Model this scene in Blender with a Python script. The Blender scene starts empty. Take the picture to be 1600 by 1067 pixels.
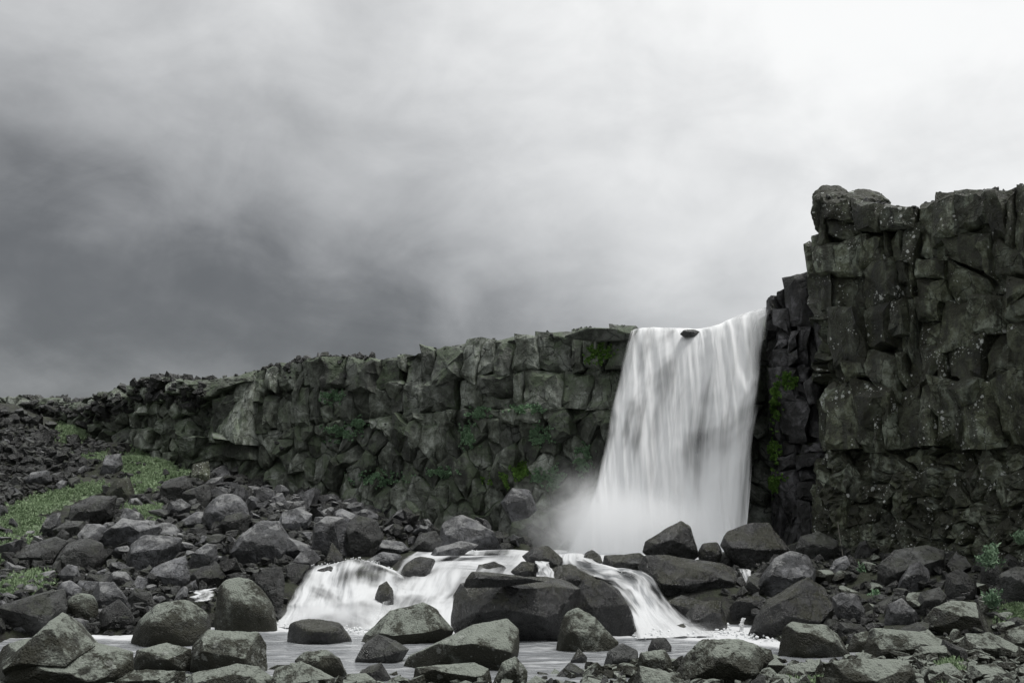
import bpy, bmesh, math, random
import numpy as np
from mathutils import Vector
from mathutils.bvhtree import BVHTree

scene = bpy.context.scene
COL = scene.collection

# ------------------------------------------------------------------ camera
F = 1716.0                       # focal length in photo pixels (1600 wide)
EYE = 3.0
TH = math.atan(266.5 / F)
cam_d = bpy.data.cameras.new('camera')
cam_d.sensor_width = 36.0
cam_d.lens = 36.0 * F / 1600.0
cam_d.clip_end = 6000.0
cam = bpy.data.objects.new('camera', cam_d)
cam.location = (0, 0, EYE)
cam.rotation_euler = (math.pi / 2 + TH, 0, 0)
COL.objects.link(cam)
scene.camera = cam

# ------------------------------------------------------------------ light
SUN_DIR = Vector((0.36, -0.14, 0.92)).normalized()      # towards the sun, behind the cloud
SUN_EL = math.asin(SUN_DIR.z)
SUN_AZ = math.atan2(SUN_DIR.x, SUN_DIR.y)
sd = bpy.data.lights.new('sun', 'SUN')
sd.energy = 1.5
sd.angle = math.radians(18)
sd.color = (1.0, 0.985, 0.96)
sun = bpy.data.objects.new('sun', sd)
sun.rotation_euler = SUN_DIR.to_track_quat('Z', 'Y').to_euler()
sun.location = (10, 0, 60)
COL.objects.link(sun)

scene.view_settings.view_transform = 'Standard'
scene.view_settings.look = 'None'
scene.view_settings.exposure = 0.8
scene.view_settings.gamma = 1.0
scene.view_settings.use_curve_mapping = False
scene.render.engine = 'CYCLES'
scene.cycles.use_denoising = True
scene.cycles.max_bounces = 8
scene.cycles.diffuse_bounces = 3
scene.cycles.transparent_max_bounces = 24
scene.cycles.volume_bounces = 5
scene.cycles.volume_step_rate = 2.0


class NT:
    """small node-tree writer"""
    def __init__(self, tree):
        self.t = tree
        self.n = tree.nodes
        self.l = tree.links

    def node(self, typ, **kw):
        nd = self.n.new(typ)
        for k, v in kw.items():
            setattr(nd, k, v)
        return nd

    def put(self, sock, val):
        if hasattr(val, 'is_output'):
            self.l.new(val, sock)
        elif val is not None:
            sock.default_value = val

    def math(self, op, a, b=None, c=None, clamp=False):
        nd = self.node('ShaderNodeMath', operation=op, use_clamp=clamp)
        for i, v in enumerate((a, b, c)):
            if v is not None:
                self.put(nd.inputs[i], v)
        return nd.outputs[0]

    def vmath(self, op, a, b=None):
        nd = self.node('ShaderNodeVectorMath', operation=op)
        self.put(nd.inputs[0], a)
        if b is not None:
            self.put(nd.inputs[1], b)
        return nd.outputs['Value'] if op in ('DOT_PRODUCT', 'LENGTH', 'DISTANCE') else nd.outputs[0]

    def noise(self, vec, scale, detail=6, rough=0.6, dist=0.0):
        nd = self.node('ShaderNodeTexNoise')
        self.put(nd.inputs['Vector'], vec)
        nd.inputs['Scale'].default_value = scale
        nd.inputs['Detail'].default_value = detail
        nd.inputs['Roughness'].default_value = rough
        nd.inputs['Distortion'].default_value = dist
        return nd.outputs['Fac']

    def voro(self, vec, scale, feature='F1', out='Distance', rand=1.0):
        nd = self.node('ShaderNodeTexVoronoi', feature=feature)
        self.put(nd.inputs['Vector'], vec)
        nd.inputs['Scale'].default_value = scale
        nd.inputs['Randomness'].default_value = rand
        return nd.outputs[out]

    def rng(self, v, a, b, c=0.0, d=1.0, smooth=True):
        nd = self.node('ShaderNodeMapRange', interpolation_type='SMOOTHSTEP' if smooth else 'LINEAR')
        self.put(nd.inputs[0], v)
        nd.inputs[1].default_value = a
        nd.inputs[2].default_value = b
        nd.inputs[3].default_value = c
        nd.inputs[4].default_value = d
        return nd.outputs[0]

    def mix(self, fac, a, b, blend='MIX'):
        nd = self.node('ShaderNodeMix', data_type='RGBA', blend_type=blend)
        self.put(nd.inputs[0], fac)
        for s, v in ((nd.inputs[6], a), (nd.inputs[7], b)):
            if isinstance(v, tuple):
                v = (v[0], v[1], v[2], 1.0)
            self.put(s, v)
        return nd.outputs[2]

    def ramp(self, fac, stops):
        nd = self.node('ShaderNodeValToRGB')
        cr = nd.color_ramp
        while len(cr.elements) < len(stops):
            cr.elements.new(0.5)
        for e, (p, c) in zip(cr.elements, stops):
            e.position = p
            e.color = (c[0], c[1], c[2], 1) if isinstance(c, tuple) else (c, c, c, 1)
        self.put(nd.inputs[0], fac)
        return nd.outputs[0]

    def scale(self, vec, s):
        nd = self.node('ShaderNodeMapping')
        self.put(nd.inputs['Vector'], vec)
        nd.inputs['Scale'].default_value = s
        return nd.outputs[0]


def rgb_of(hexv):
    return tuple(((c / 255) / 12.92 if c / 255 <= 0.04045 else ((c / 255 + 0.055) / 1.055) ** 2.4) for c in hexv)


# ------------------------------------------------------------------ sky (overcast, storm bank towards the grassy side)
world = bpy.data.worlds.new('World')
scene.world = world
world.use_nodes = True
w = NT(world.node_tree)
w.n.clear()
out = w.node('ShaderNodeOutputWorld')
tc = w.node('ShaderNodeTexCoord')
D = tc.outputs['Generated']
sky = w.node('ShaderNodeTexSky', sky_type='NISHITA')
sky.sun_disc = False
sky.sun_elevation = SUN_EL
sky.sun_rotation = SUN_AZ
bg_sky = w.node('ShaderNodeBackground')
w.put(bg_sky.inputs[0], sky.outputs[0])
bg_sky.inputs[1].default_value = 0.08


def lobe(direction, sx, sy, sz):
    """soft mass of cloud around a direction (0..1)"""
    d = w.vmath('SUBTRACT', D, tuple(direction))
    d = w.vmath('MULTIPLY', d, (1 / sx, 1 / sy, 1 / sz))
    r = w.vmath('LENGTH', d)
    r2 = w.math('MULTIPLY', r, r)
    return w.math('EXPONENT', w.math('MULTIPLY', r2, -1.0))


def dirpx(u, v):
    xc, yc = (u - 800) / F, (533.5 - v) / F
    d = Vector((xc, math.cos(TH) - math.sin(TH) * yc, math.sin(TH) + math.cos(TH) * yc))
    return d.normalized()


# wispy warp so that the cloud masses have torn edges
n1 = w.noise(w.scale(D, (1.6, 1.6, 3.0)), 1.8, 7, 0.5, 0.5)
n2 = w.noise(w.scale(D, (2.2, 2.2, 3.4)), 4.4, 8, 0.55, 0.5)
n3 = w.noise(w.scale(D, (1.0, 1.0, 1.5)), 7.5, 7, 0.55, 0.7)
nn = w.math('ADD', w.math('MULTIPLY', w.math('SUBTRACT', n1, 0.5), 0.95), w.math('MULTIPLY', w.math('SUBTRACT', n2, 0.5), 0.40))
nn = w.math('ADD', nn, w.math('MULTIPLY', w.math('SUBTRACT', n3, 0.5), 0.34))
bright = w.math('ADD', 0.24, w.math('MULTIPLY', lobe(dirpx(1500, 60), 0.56, 0.7, 0.60), 0.28))
zen = w.node('ShaderNodeSeparateXYZ')
w.put(zen.inputs[0], D)
bright = w.math('ADD', bright, w.rng(zen.outputs[2], 0.05, 0.95, 0.0, 0.25))
bright = w.math('SUBTRACT', bright, w.math('MULTIPLY', lobe(dirpx(60, 450), 0.56, 0.6, 0.205), 0.19))
bright = w.math('SUBTRACT', bright, w.math('MULTIPLY', lobe(dirpx(560, 500), 0.30, 0.6, 0.12), 0.11))
val = w.math('ADD', bright, w.math('MULTIPLY', nn, 0.40))
val = w.math('SMOOTH_MAX', val, 0.08, 0.06)
val = w.math('SMOOTH_MIN', val, 0.575, 0.06)
hue = w.mix(w.rng(val, 0.1, 0.8), (0.97, 0.985, 1.0), (1.0, 1.0, 0.985))
cloud = w.mix(1.0, hue, val, 'MULTIPLY')
bg_c = w.node('ShaderNodeBackground')
w.put(bg_c.inputs[0], cloud)
bg_c.inputs[1].default_value = 1.0
mixs = w.node('ShaderNodeMixShader')
mixs.inputs[0].default_value = 0.95
w.l.new(bg_sky.outputs[0], mixs.inputs[1])
w.l.new(bg_c.outputs[0], mixs.inputs[2])
w.l.new(mixs.outputs[0], out.inputs[0])


# ------------------------------------------------------------------ helpers
def P(u, v, Y):
    """a point of the place seen at photo pixel (u, v), Y metres ahead"""
    d = dirpx(u, v)
    k = Y / d.y
    return np.array((d.x * k, Y, EYE + d.z * k))


def tag(o, label=None, cat=None, group=None, kind=None):
    if label:
        o['label'] = label
    if cat:
        o['category'] = cat
    if group:
        o['group'] = group
    if kind:
        o['kind'] = kind
    return o


_prm = np.random.RandomState(7).permutation(256).astype(np.int64)
_prm = np.concatenate([_prm, _prm, _prm])
_g = np.random.RandomState(8).normal(size=(256, 3))
_g /= np.linalg.norm(_g, axis=1)[:, None]


def pnoise(p):
    p = np.asarray(p, float)
    i = np.floor(p).astype(np.int64)
    f = p - i
    i &= 255
    u = f * f * f * (f * (f * 6 - 15) + 10)
    r = np.zeros(len(p))
    for dx in (0, 1):
        wx = u[:, 0] if dx else 1 - u[:, 0]
        for dy in (0, 1):
            wy = u[:, 1] if dy else 1 - u[:, 1]
            for dz in (0, 1):
                wz = u[:, 2] if dz else 1 - u[:, 2]
                h = _prm[_prm[_prm[i[:, 0] + dx] + i[:, 1] + dy] + i[:, 2] + dz]
                g = _g[h]
                d = g[:, 0] * (f[:, 0] - dx) + g[:, 1] * (f[:, 1] - dy) + g[:, 2] * (f[:, 2] - dz)
                r += wx * wy * wz * d
    return r * 1.5


def fbm(p, octv=4, gain=0.5, lac=2.03, seed=0.0, ridge=False):
    p = np.asarray(p, float) + seed * 17.13
    a, s, r = 1.0, 0.0, np.zeros(len(p))
    for _ in range(octv):
        n = pnoise(p)
        r += a * ((1 - 2 * np.abs(n)) if ridge else n)
        s += a
        a *= gain
        p = p * lac + 11.7
    return r / s


def np_mesh(name, V, Fc, mat=None, smooth=True, sharp=None, uv=None, attrs=None):
    V = np.ascontiguousarray(V, np.float32)
    Fc = np.ascontiguousarray(Fc, np.int32)
    n, k = Fc.shape
    me = bpy.data.meshes.new(name)
    me.vertices.add(len(V))
    me.vertices.foreach_set('co', V.ravel())
    me.loops.add(n * k)
    me.loops.foreach_set('vertex_index', Fc.ravel())
    me.polygons.add(n)
    me.polygons.foreach_set('loop_start', np.arange(0, n * k, k, dtype=np.int32))
    me.polygons.foreach_set('loop_total', np.full(n, k, np.int32))
    me.update(calc_edges=True)
    me.polygons.foreach_set('use_smooth', np.full(n, bool(smooth)))
    if smooth and sharp:
        me.set_sharp_from_angle(angle=math.radians(sharp))
    if uv is not None:
        l = me.uv_layers.new(name='uv')
        l.data.foreach_set('uv', np.ascontiguousarray(uv[Fc.ravel()], np.float32).ravel())
    for an, av in (attrs or {}).items():
        at = me.attributes.new(an, 'FLOAT', 'POINT')
        at.data.foreach_set('value', np.ascontiguousarray(av, np.float32))
    if mat:
        me.materials.append(mat)
    me.update()
    return me


def link(name, me, parent=None, loc=None):
    o = bpy.data.objects.new(name, me)
    COL.objects.link(o)
    if loc is not None:
        o.location = loc
    if parent:
        o.parent = parent
    return o


def grid_faces(nu, nv):
    """quads of a (nv rows x nu columns) grid"""
    j, i = np.meshgrid(np.arange(nv - 1), np.arange(nu - 1), indexing='ij')
    a = (j * nu + i).ravel()
    return np.stack([a, a + 1, a + nu + 1, a + nu], 1)


_ico = {}


def ico(k):
    if k not in _ico:
        bm = bmesh.new()
        bmesh.ops.create_icosphere(bm, subdivisions=k, radius=1)
        V = np.array([v.co[:] for v in bm.verts])
        Fc = np.array([[v.index for v in f.verts] for f in bm.faces])
        bm.free()
        _ico[k] = (V / np.linalg.norm(V, axis=1)[:, None], Fc)
    return _ico[k]


def hull_planes(pts):
    bm = bmesh.new()
    for p in pts:
        bm.verts.new(Vector(p))
    bmesh.ops.convex_hull(bm, input=bm.verts)
    bm.normal_update()
    N, Dd = [], []
    c = np.mean(pts, 0)
    for f in bm.faces:
        n = np.array(f.normal)
        if np.linalg.norm(n) < 0.5:
            continue
        d = float(n @ np.array(f.verts[0].co))
        if d - n @ c < 0:
            n, d = -n, -d
        N.append(n)
        Dd.append(d)
    bm.free()
    return np.array(N), np.array(Dd)


def radial(N, Dd, dirs, k):
    t = dirs @ N.T
    r = np.where(t > 1e-4, t / np.maximum(Dd, 1e-3)[None, :], 0.0)
    m = r.max(1)
    return 1.0 / (m * ((r / m[:, None]) ** k).sum(1) ** (1.0 / k))


def dual_poly(N, Dd):
    """corner points of the body bounded by the planes n.x <= d"""
    bm = bmesh.new()
    for n, d in zip(N, Dd):
        bm.verts.new(Vector(n / max(d, 1e-3)))
    bmesh.ops.convex_hull(bm, input=bm.verts)
    bm.normal_update()
    pts = []
    for f in bm.faces:
        nn_ = np.array(f.normal)
        d = float(nn_ @ np.array(f.verts[0].co))
        if d > 1e-6:
            pts.append(nn_ / d)
    bm.free()
    return np.array(pts)


def broken_stone(N, Dd, size, bevel, seed, seglen, rough, segs=2):
    """a stone with flat broken faces, worn edges and a pitted skin"""
    pts = dual_poly(N, Dd)
    bm = bmesh.new()
    for p in pts:
        bm.verts.new(Vector(p))
    bmesh.ops.remove_doubles(bm, verts=bm.verts, dist=size * 0.02)
    g = bmesh.ops.convex_hull(bm, input=bm.verts)
    bad = [e for e in set(g['geom_interior'] + g['geom_unused']) if isinstance(e, bmesh.types.BMVert)]
    bmesh.ops.delete(bm, geom=bad, context='VERTS')
    bmesh.ops.dissolve_limit(bm, angle_limit=math.radians(4), verts=bm.verts, edges=bm.edges)
    if bevel > 0:
        bmesh.ops.bevel(bm, geom=list(bm.edges), offset=size * bevel, offset_type='OFFSET', segments=segs, profile=0.55, affect='EDGES', clamp_overlap=True)
    bmesh.ops.triangulate(bm, faces=bm.faces)
    for _ in range(4):
        es = [e for e in bm.edges if e.calc_length() > seglen]
        if not es or len(bm.faces) > 9000:
            break
        bmesh.ops.subdivide_edges(bm, edges=es, cuts=1, use_grid_fill=True)
        bmesh.ops.triangulate(bm, faces=bm.faces)
    bm.normal_update()
    V = np.array([v.co[:] for v in bm.verts])
    Nn = np.array([v.normal[:] for v in bm.verts])
    Fc = np.array([[v.index for v in f.verts] for f in bm.faces]) if bm.verts.index_update() is None else None
    bm.free()
    o = np.random.RandomState(seed).uniform(0, 90, 3)
    q = V / size
    d = rough * 0.9 * fbm(q * 2.6 + o, 3) + rough * 0.5 * fbm(q * 8 + o, 3, 0.6) - rough * 0.35 * np.clip(fbm(q * 4 + o + 40, 2, ridge=True) - 0.72, 0, 1) * 4
    return V + Nn * (size * d)[:, None], Fc


def rock_shape(dims, seed, level=3, planes=13, k=22, rough=0.05):
    """an angular boulder: a sphere cut by random planes, edges worn, surface pitted"""
    rs = np.random.RandomState(seed)
    N = rs.normal(size=(planes, 3))
    N /= np.linalg.norm(N, axis=1)[:, None]
    Dd = rs.uniform(0.50, 0.95, planes)
    N = np.concatenate([N, np.eye(3), -np.eye(3)])
    Dd = np.concatenate([Dd, np.full(6, 0.98)])
    V, Fc = broken_stone(N, Dd, 1.6, (0.0 if level == 2 else 0.018 if k > 20 else 0.05), seed, {2: 9.0, 3: 0.42, 4: 0.24}[level], rough * 0.5 if level > 2 else 0.0, 1 if level < 4 else 2)
    return V * np.array(dims), Fc


def traced_rock(outlines, Y, seed, level=4, k=20, front=0.66, drop=0.14, thick=0.75, rough=0.035, deep=0.25):
    """a boulder whose silhouette follows the outline, given real thickness; returns centre, V, F"""
    rs = np.random.RandomState(seed)
    allp = np.array([p for o in outlines for p in o], float)
    lo, hi = allp.min(0), allp.max(0)
    uc, vc = (lo + hi) / 2
    m = Y / F
    W, H = (hi[0] - lo[0]) * m, (hi[1] - lo[1]) * m
    T = thick * 0.5 * min(W, 1.7 * H + 0.2)
    Yc = Y + T * 0.55
    C = P(uc, vc, Yc)
    mc = Yc / F
    dirs, Fc = ico(level)
    r = None
    parts = []
    for o in outlines:
        o = np.array(o, float)
        L = np.stack([(o[:, 0] - uc) * mc, np.zeros(len(o)), (vc - o[:, 1]) * mc], 1)
        low = L[:, 2] < 0
        L[low, 2] -= deep * H * np.clip(-L[low, 2] / (0.5 * H + 1e-6), 0, 1)
        ce = L.mean(0)
        pts = [L + np.array((0, 1, 0)) * rs.uniform(-0.12, 0.12, len(L))[:, None] * T]
        if k >= 18:                                # broken stone: a few big faces meeting in a ridge
            L0 = L[:, 2].max()
            ext = np.ptp(L, axis=0)
            nf = rs.randint(3, 5)
            ax_ = np.linspace(-0.30, 0.30, nf) + rs.uniform(-0.08, 0.08, nf)
            fr = np.stack([ce[0] + ax_ * ext[0], -T * rs.uniform(0.65, 1.05, nf), ce[2] + (0.32 - drop * 1.3 + rs.uniform(-0.2, 0.2, nf)) * ext[2] * front], 1)
            lowp = np.stack([ce[0] + rs.uniform(-0.3, 0.3, 2) * ext[0], -T * rs.uniform(0.15, 0.5, 2), np.full(2, ce[2] - 0.46 * ext[2])], 1)
            fr = np.concatenate([fr, lowp])
        else:
            fr = ce + (L - ce) * (front + rs.uniform(-0.1, 0.1, len(L)))[:, None]
            fr[:, 1] = -T * rs.uniform(0.7, 1.0, len(L))
            fr[:, 1] *= np.where(fr[:, 2] < ce[2], 0.55, 1.0)
            fr[:, 2] -= drop * H
        bk = ce + (L - ce) * 0.72
        bk[:, 1] = T * rs.uniform(0.7, 1.0, len(L))
        bk[:, 2] -= 0.08 * H
        N, Dd = hull_planes(np.concatenate(pts + [fr, bk]))
        # a few chips off the front
        k2 = k * 6 if k >= 18 else (k * 3 if k > 12 else k * 1.6)
        nb = 7 if k < 18 else 4
        n = rs.normal(size=(nb, 3))
        n[:, 1] = -np.abs(n[:, 1]) - 0.5
        n /= np.linalg.norm(n, axis=1)[:, None]
        allq = np.concatenate(pts + [fr, bk])
        sup = (allq @ n.T).max(0)
        N = np.concatenate([N, n])
        Dd = np.concatenate([Dd, sup * rs.uniform(0.74, 0.95, nb)])
        if k >= 16:
            sz = math.sqrt(W * H)
            try:
                Vh, Fh = broken_stone(N, np.maximum(Dd, 0.05 * min(W, H)), sz, 0.016 if k > 19 else 0.035, seed, sz * (0.055 if level > 4 else 0.085), rough * 0.75)
                parts.append((Vh, Fh))
                continue
            except Exception:
                pass
        rr = radial(N, np.maximum(Dd, 0.05 * min(W, H)), dirs, k2)
        r = rr if r is None else np.maximum(r, rr)
    if parts:
        n0, Vs, Fs = 0, [], []
        for Vh, Fh in parts:
            Vs.append(Vh)
            Fs.append(Fh + n0)
            n0 += len(Vh)
        return C, np.concatenate(Vs), np.concatenate(Fs)
    V = dirs * r[:, None]
    sz = math.sqrt(W * H)
    off = rs.uniform(0, 90, 3)
    q = V / sz
    V = V + dirs * (sz * (rough * 0.7 * fbm(q * 2.4 + off, 3) + rough * 0.42 * fbm(q * 7 + off, 3) + rough * 0.30 * fbm(q * 15 + off, 2, ridge=True)))[:, None]
    return C, V, Fc


def net(ctrl, nu, nv):
    """smooth surface through a net of points: ctrl[col][row] -> (nv*nu, 3), uv"""
    A = np.array(ctrl, float)                      # cols, rows, 3

    def cat(A, n):
        m = len(A)
        t = np.linspace(0, m - 1, n)
        i = np.clip(np.floor(t).astype(int), 0, m - 2)
        f = (t - i)[:, None, None]
        p0, p1, p2, p3 = A[np.maximum(i - 1, 0)], A[i], A[i + 1], A[np.minimum(i + 2, m - 1)]
        return 0.5 * (2 * p1 + (p2 - p0) * f + (2 * p0 - 5 * p1 + 4 * p2 - p3) * f ** 2 + (3 * p1 - p0 - 3 * p2 + p3) * f ** 3)
    B = cat(A, nu)                                 # nu, rows, 3
    B = cat(B.transpose(1, 0, 2), nv)              # nv, nu, 3
    a, b = np.meshgrid(np.linspace(0, 1, nu), np.linspace(0, 1, nv))
    return B.reshape(-1, 3), np.stack([a.ravel(), b.ravel()], 1)


# ------------------------------------------------------------------ materials
def new_mat(name):
    m = bpy.data.materials.new(name)
    m.use_nodes = True
    t = NT(m.node_tree)
    t.n.clear()
    return m, t


def rock_mat(name, dark, mid, light, lichen=None, lichen_amt=0.0, lichen_up=0.5, moss=None, moss_amt=0.0, moss_thr=0.55,
             speck=0.0, rough=(0.45, 0.8), bump=0.6, scale=1.0, vary=0.5, streak=0.0, pits=0.5, spec=0.5, turf=False, moss_up=0.16, moss_scale=0.8):
    m, t = new_mat(name)
    out = t.node('ShaderNodeOutputMaterial')
    bs = t.node('ShaderNodeBsdfPrincipled')
    geo = t.node('ShaderNodeNewGeometry')
    oi = t.node('ShaderNodeObjectInfo')
    pos = geo.outputs['Position']
    rnd = oi.outputs['Random']
    off = t.node('ShaderNodeCombineXYZ')
    t.put(off.inputs[0], t.math('MULTIPLY', rnd, 37.0))
    t.put(off.inputs[1], t.math('MULTIPLY', rnd, 11.0))
    p = t.vmath('ADD', pos, off.outputs[0])
    big = t.noise(p, 0.55 * scale, 7, 0.62, 0.4)
    med = t.noise(p, 3.1 * scale, 8, 0.66, 0.2)
    fine = t.noise(p, 15.0 * scale, 7, 0.7)
    f = t.math('ADD', t.math('MULTIPLY', big, 0.55), t.math('MULTIPLY', med, 0.45))
    col = t.ramp(f, [(0.415, dark), (0.5, mid), (0.59, light)])
    col = t.mix(t.rng(fine, 0.35, 0.68, 0.0, 0.55), col, t.mix(1.0, col, (0.5, 0.5, 0.47), 'MULTIPLY'))
    br = t.rng(rnd, 0, 1, 1 - vary, 1 + vary, smooth=False)
    col = t.mix(1.0, col, br, 'MULTIPLY')
    if streak:
        sp = t.scale(pos, (1.6, 1.6, 0.16))
        st = t.noise(sp, 1.6, 6, 0.6, 0.3)
        col = t.mix(t.math('MULTIPLY', t.rng(st, 0.47, 0.62), streak), col, (0.012, 0.013, 0.011))
    cw = t.node('ShaderNodeVectorMath', operation='MULTIPLY_ADD')
    nzc = t.node('ShaderNodeTexNoise')
    t.put(nzc.inputs['Vector'], p)
    nzc.inputs['Scale'].default_value = 1.8 * scale
    nzc.inputs['Detail'].default_value = 4
    t.put(cw.inputs[0], nzc.outputs['Color'])
    cw.inputs[1].default_value = (0.55, 0.55, 0.55)
    t.put(cw.inputs[2], p)
    ce = t.voro(cw.outputs[0], 0.95 * scale, 'DISTANCE_TO_EDGE')
    crack = t.math('MULTIPLY', t.rng(ce, 0.0, 0.022, 1.0, 0.0), t.rng(big, 0.44, 0.56))
    col = t.mix(t.math('MULTIPLY', crack, 0.8), col, tuple(x * 0.35 for x in dark))
    nz = t.node('ShaderNodeSeparateXYZ')
    t.put(nz.inputs[0], geo.outputs['Normal'])
    up = nz.outputs[2]
    if lichen:
        ln = t.noise(p, 1.35 * scale, 8, 0.64, 0.6)
        lf = t.noise(p, 9.0 * scale, 6, 0.7)
        s = t.math('ADD', t.math('MULTIPLY', up, lichen_up), t.math('ADD', ln, t.math('MULTIPLY', lf, 0.45)))
        lm = t.rng(s, 0.88 + 0.28 * (1 - lichen_amt), 1.10 + 0.28 * (1 - lichen_amt))
        lcol = t.mix(lf, lichen, tuple(c * 0.6 for c in lichen))
        col = t.mix(t.math('MULTIPLY', lm, min(1.0, lichen_amt + 0.3)), col, lcol)
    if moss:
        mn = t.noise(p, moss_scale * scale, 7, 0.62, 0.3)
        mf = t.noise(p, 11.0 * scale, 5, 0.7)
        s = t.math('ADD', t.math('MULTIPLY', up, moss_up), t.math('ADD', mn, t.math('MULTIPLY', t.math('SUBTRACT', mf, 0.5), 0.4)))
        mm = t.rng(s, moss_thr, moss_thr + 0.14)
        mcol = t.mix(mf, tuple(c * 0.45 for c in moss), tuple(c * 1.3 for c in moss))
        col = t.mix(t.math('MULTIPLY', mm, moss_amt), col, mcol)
    if speck:
        sn = t.noise(p, 0.9, 4, 0.6)
        vd = t.voro(p, 3.6, 'F1')
        vd2 = t.voro(p, 9.0, 'F1')
        wob = t.math('MULTIPLY', t.math('SUBTRACT', fine, 0.5), 0.5)
        th = t.rng(sn, 0.45, 0.68, 0.0, 0.30)
        k1 = t.math('LESS_THAN', t.math('ADD', vd, wob), th)
        k2 = t.math('LESS_THAN', t.math('ADD', vd2, wob), t.math('MULTIPLY', th, 0.9))
        kk = t.math('MULTIPLY', t.math('MAXIMUM', k1, k2), speck)
        col = t.mix(kk, col, (0.46, 0.48, 0.45))
    if turf:
        ta = t.node('ShaderNodeAttribute', attribute_name='turf').outputs['Fac']
        tf = t.rng(t.math('ADD', ta, t.math('MULTIPLY', t.math('SUBTRACT', med, 0.5), 1.2)), 0.35, 0.6)
        col = t.mix(tf, col, t.mix(fine, (0.07, 0.11, 0.055), (0.27, 0.35, 0.21)))
    t.put(bs.inputs['Base Color'], col)
    rg = t.rng(med, 0.3, 0.7, rough[0], rough[1])
    t.put(bs.inputs['Roughness'], rg)
    bs.inputs['Specular IOR Level'].default_value = spec
    h = t.math('SUBTRACT', t.math('MULTIPLY', med, 0.22), t.math('MULTIPLY', crack, 0.10))
    h = t.math('ADD', h, t.math('MULTIPLY', fine, 0.085))
    if pits:
        pv = t.voro(p, 13.0 * scale, 'SMOOTH_F1')
        h = t.math('ADD', h, t.math('MULTIPLY', t.rng(pv, 0.0, 0.5), 0.035 * pits))
    b = t.node('ShaderNodeBump')
    b.inputs['Strength'].default_value = bump
    b.inputs['Distance'].default_value = 1.0
    t.put(b.inputs['Height'], h)
    t.put(bs.inputs['Normal'], b.outputs[0])
    t.l.new(bs.outputs[0], out.inputs[0])
    return m


M = {}
M['cliff'] = rock_mat('cliff_basalt', (0.034, 0.038, 0.028), (0.116, 0.130, 0.104), (0.29, 0.312, 0.28),
                      lichen=(0.22, 0.24, 0.215), lichen_amt=0.40, moss=(0.085, 0.118, 0.062), moss_amt=0.7, moss_thr=0.51,
                      rough=(0.35, 0.75), bump=0.6, scale=0.9, vary=0.5, streak=0.45)
M['tower'] = rock_mat('tower_basalt', (0.022, 0.025, 0.013), (0.088, 0.099, 0.058), (0.24, 0.27, 0.215),
                      lichen=(0.17, 0.20, 0.18), lichen_amt=0.35, moss=(0.018, 0.019, 0.007), moss_amt=0.9, moss_thr=0.47, moss_scale=1.7,
                      speck=1.0, rough=(0.35, 0.75), bump=0.6, scale=1.0, vary=0.4, streak=0.7)
M['buttress'] = rock_mat('wet_buttress_basalt', (0.014, 0.014, 0.014), (0.042, 0.042, 0.043), (0.17, 0.168, 0.18),
                         moss=(0.022, 0.030, 0.008), moss_amt=0.8, moss_thr=0.60, rough=(0.25, 0.6), bump=0.55, scale=1.2, vary=0.35, streak=0.6)
M['wet'] = rock_mat('wet_basalt', (0.006, 0.006, 0.006), (0.015, 0.015, 0.015), (0.045, 0.046, 0.046),
                    moss=(0.026, 0.027, 0.011), moss_amt=0.75, moss_thr=0.53, streak=0.5, lichen=(0.12, 0.125, 0.12), lichen_amt=0.25,
                    rough=(0.14, 0.40), bump=0.6, scale=1.6, vary=0.35, spec=0.6)
M['grey'] = rock_mat('grey_basalt', (0.020, 0.021, 0.022), (0.062, 0.064, 0.068), (0.165, 0.168, 0.178),
                     lichen=(0.36, 0.365, 0.36), lichen_amt=0.45, rough=(0.22, 0.5), bump=0.7, scale=1.5, vary=0.5, spec=0.6)  # lichen tint also paints the sky-lit paleness of the tops
M['dark'] = rock_mat('dark_basalt', (0.008, 0.008, 0.007), (0.024, 0.025, 0.023), (0.072, 0.075, 0.072),
                     lichen=(0.14, 0.145, 0.14), lichen_amt=0.2, moss=(0.035, 0.042, 0.018), moss_amt=0.5, moss_thr=0.6,
                     rough=(0.22, 0.52), bump=0.7, scale=1.6, vary=0.4, spec=0.6)
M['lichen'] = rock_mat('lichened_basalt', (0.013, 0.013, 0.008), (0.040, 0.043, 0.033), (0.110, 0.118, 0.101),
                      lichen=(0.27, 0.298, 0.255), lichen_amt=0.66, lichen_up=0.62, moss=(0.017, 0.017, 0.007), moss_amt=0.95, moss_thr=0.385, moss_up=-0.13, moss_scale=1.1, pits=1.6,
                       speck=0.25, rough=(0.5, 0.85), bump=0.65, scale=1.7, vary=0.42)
M['ground'] = rock_mat('stony_ground', (0.010, 0.010, 0.008), (0.022, 0.022, 0.018), (0.042, 0.043, 0.036),
                       moss=(0.045, 0.058, 0.022), moss_amt=0.5, moss_thr=0.58, rough=(0.6, 0.9), bump=0.8, scale=1.6, vary=0.0, turf=True)


def leaf_mat(name, c0, c1):
    m, t = new_mat(name)
    out = t.node('ShaderNodeOutputMaterial')
    bs = t.node('ShaderNodeBsdfPrincipled')
    geo = t.node('ShaderNodeNewGeometry')
    n = t.noise(geo.outputs['Position'], 2.6, 6, 0.65)
    n2 = geo.outputs['Random Per Island']
    f = t.math('ADD', t.math('MULTIPLY', n, 0.6), t.math('MULTIPLY', n2, 0.4))
    t.put(bs.inputs['Base Color'], t.ramp(f, [(0.3, c0), (0.7, c1)]))
    bs.inputs['Roughness'].default_value = 0.75
    bs.inputs['Specular IOR Level'].default_value = 0.2
    t.l.new(bs.outputs[0], out.inputs[0])
    return m


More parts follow.
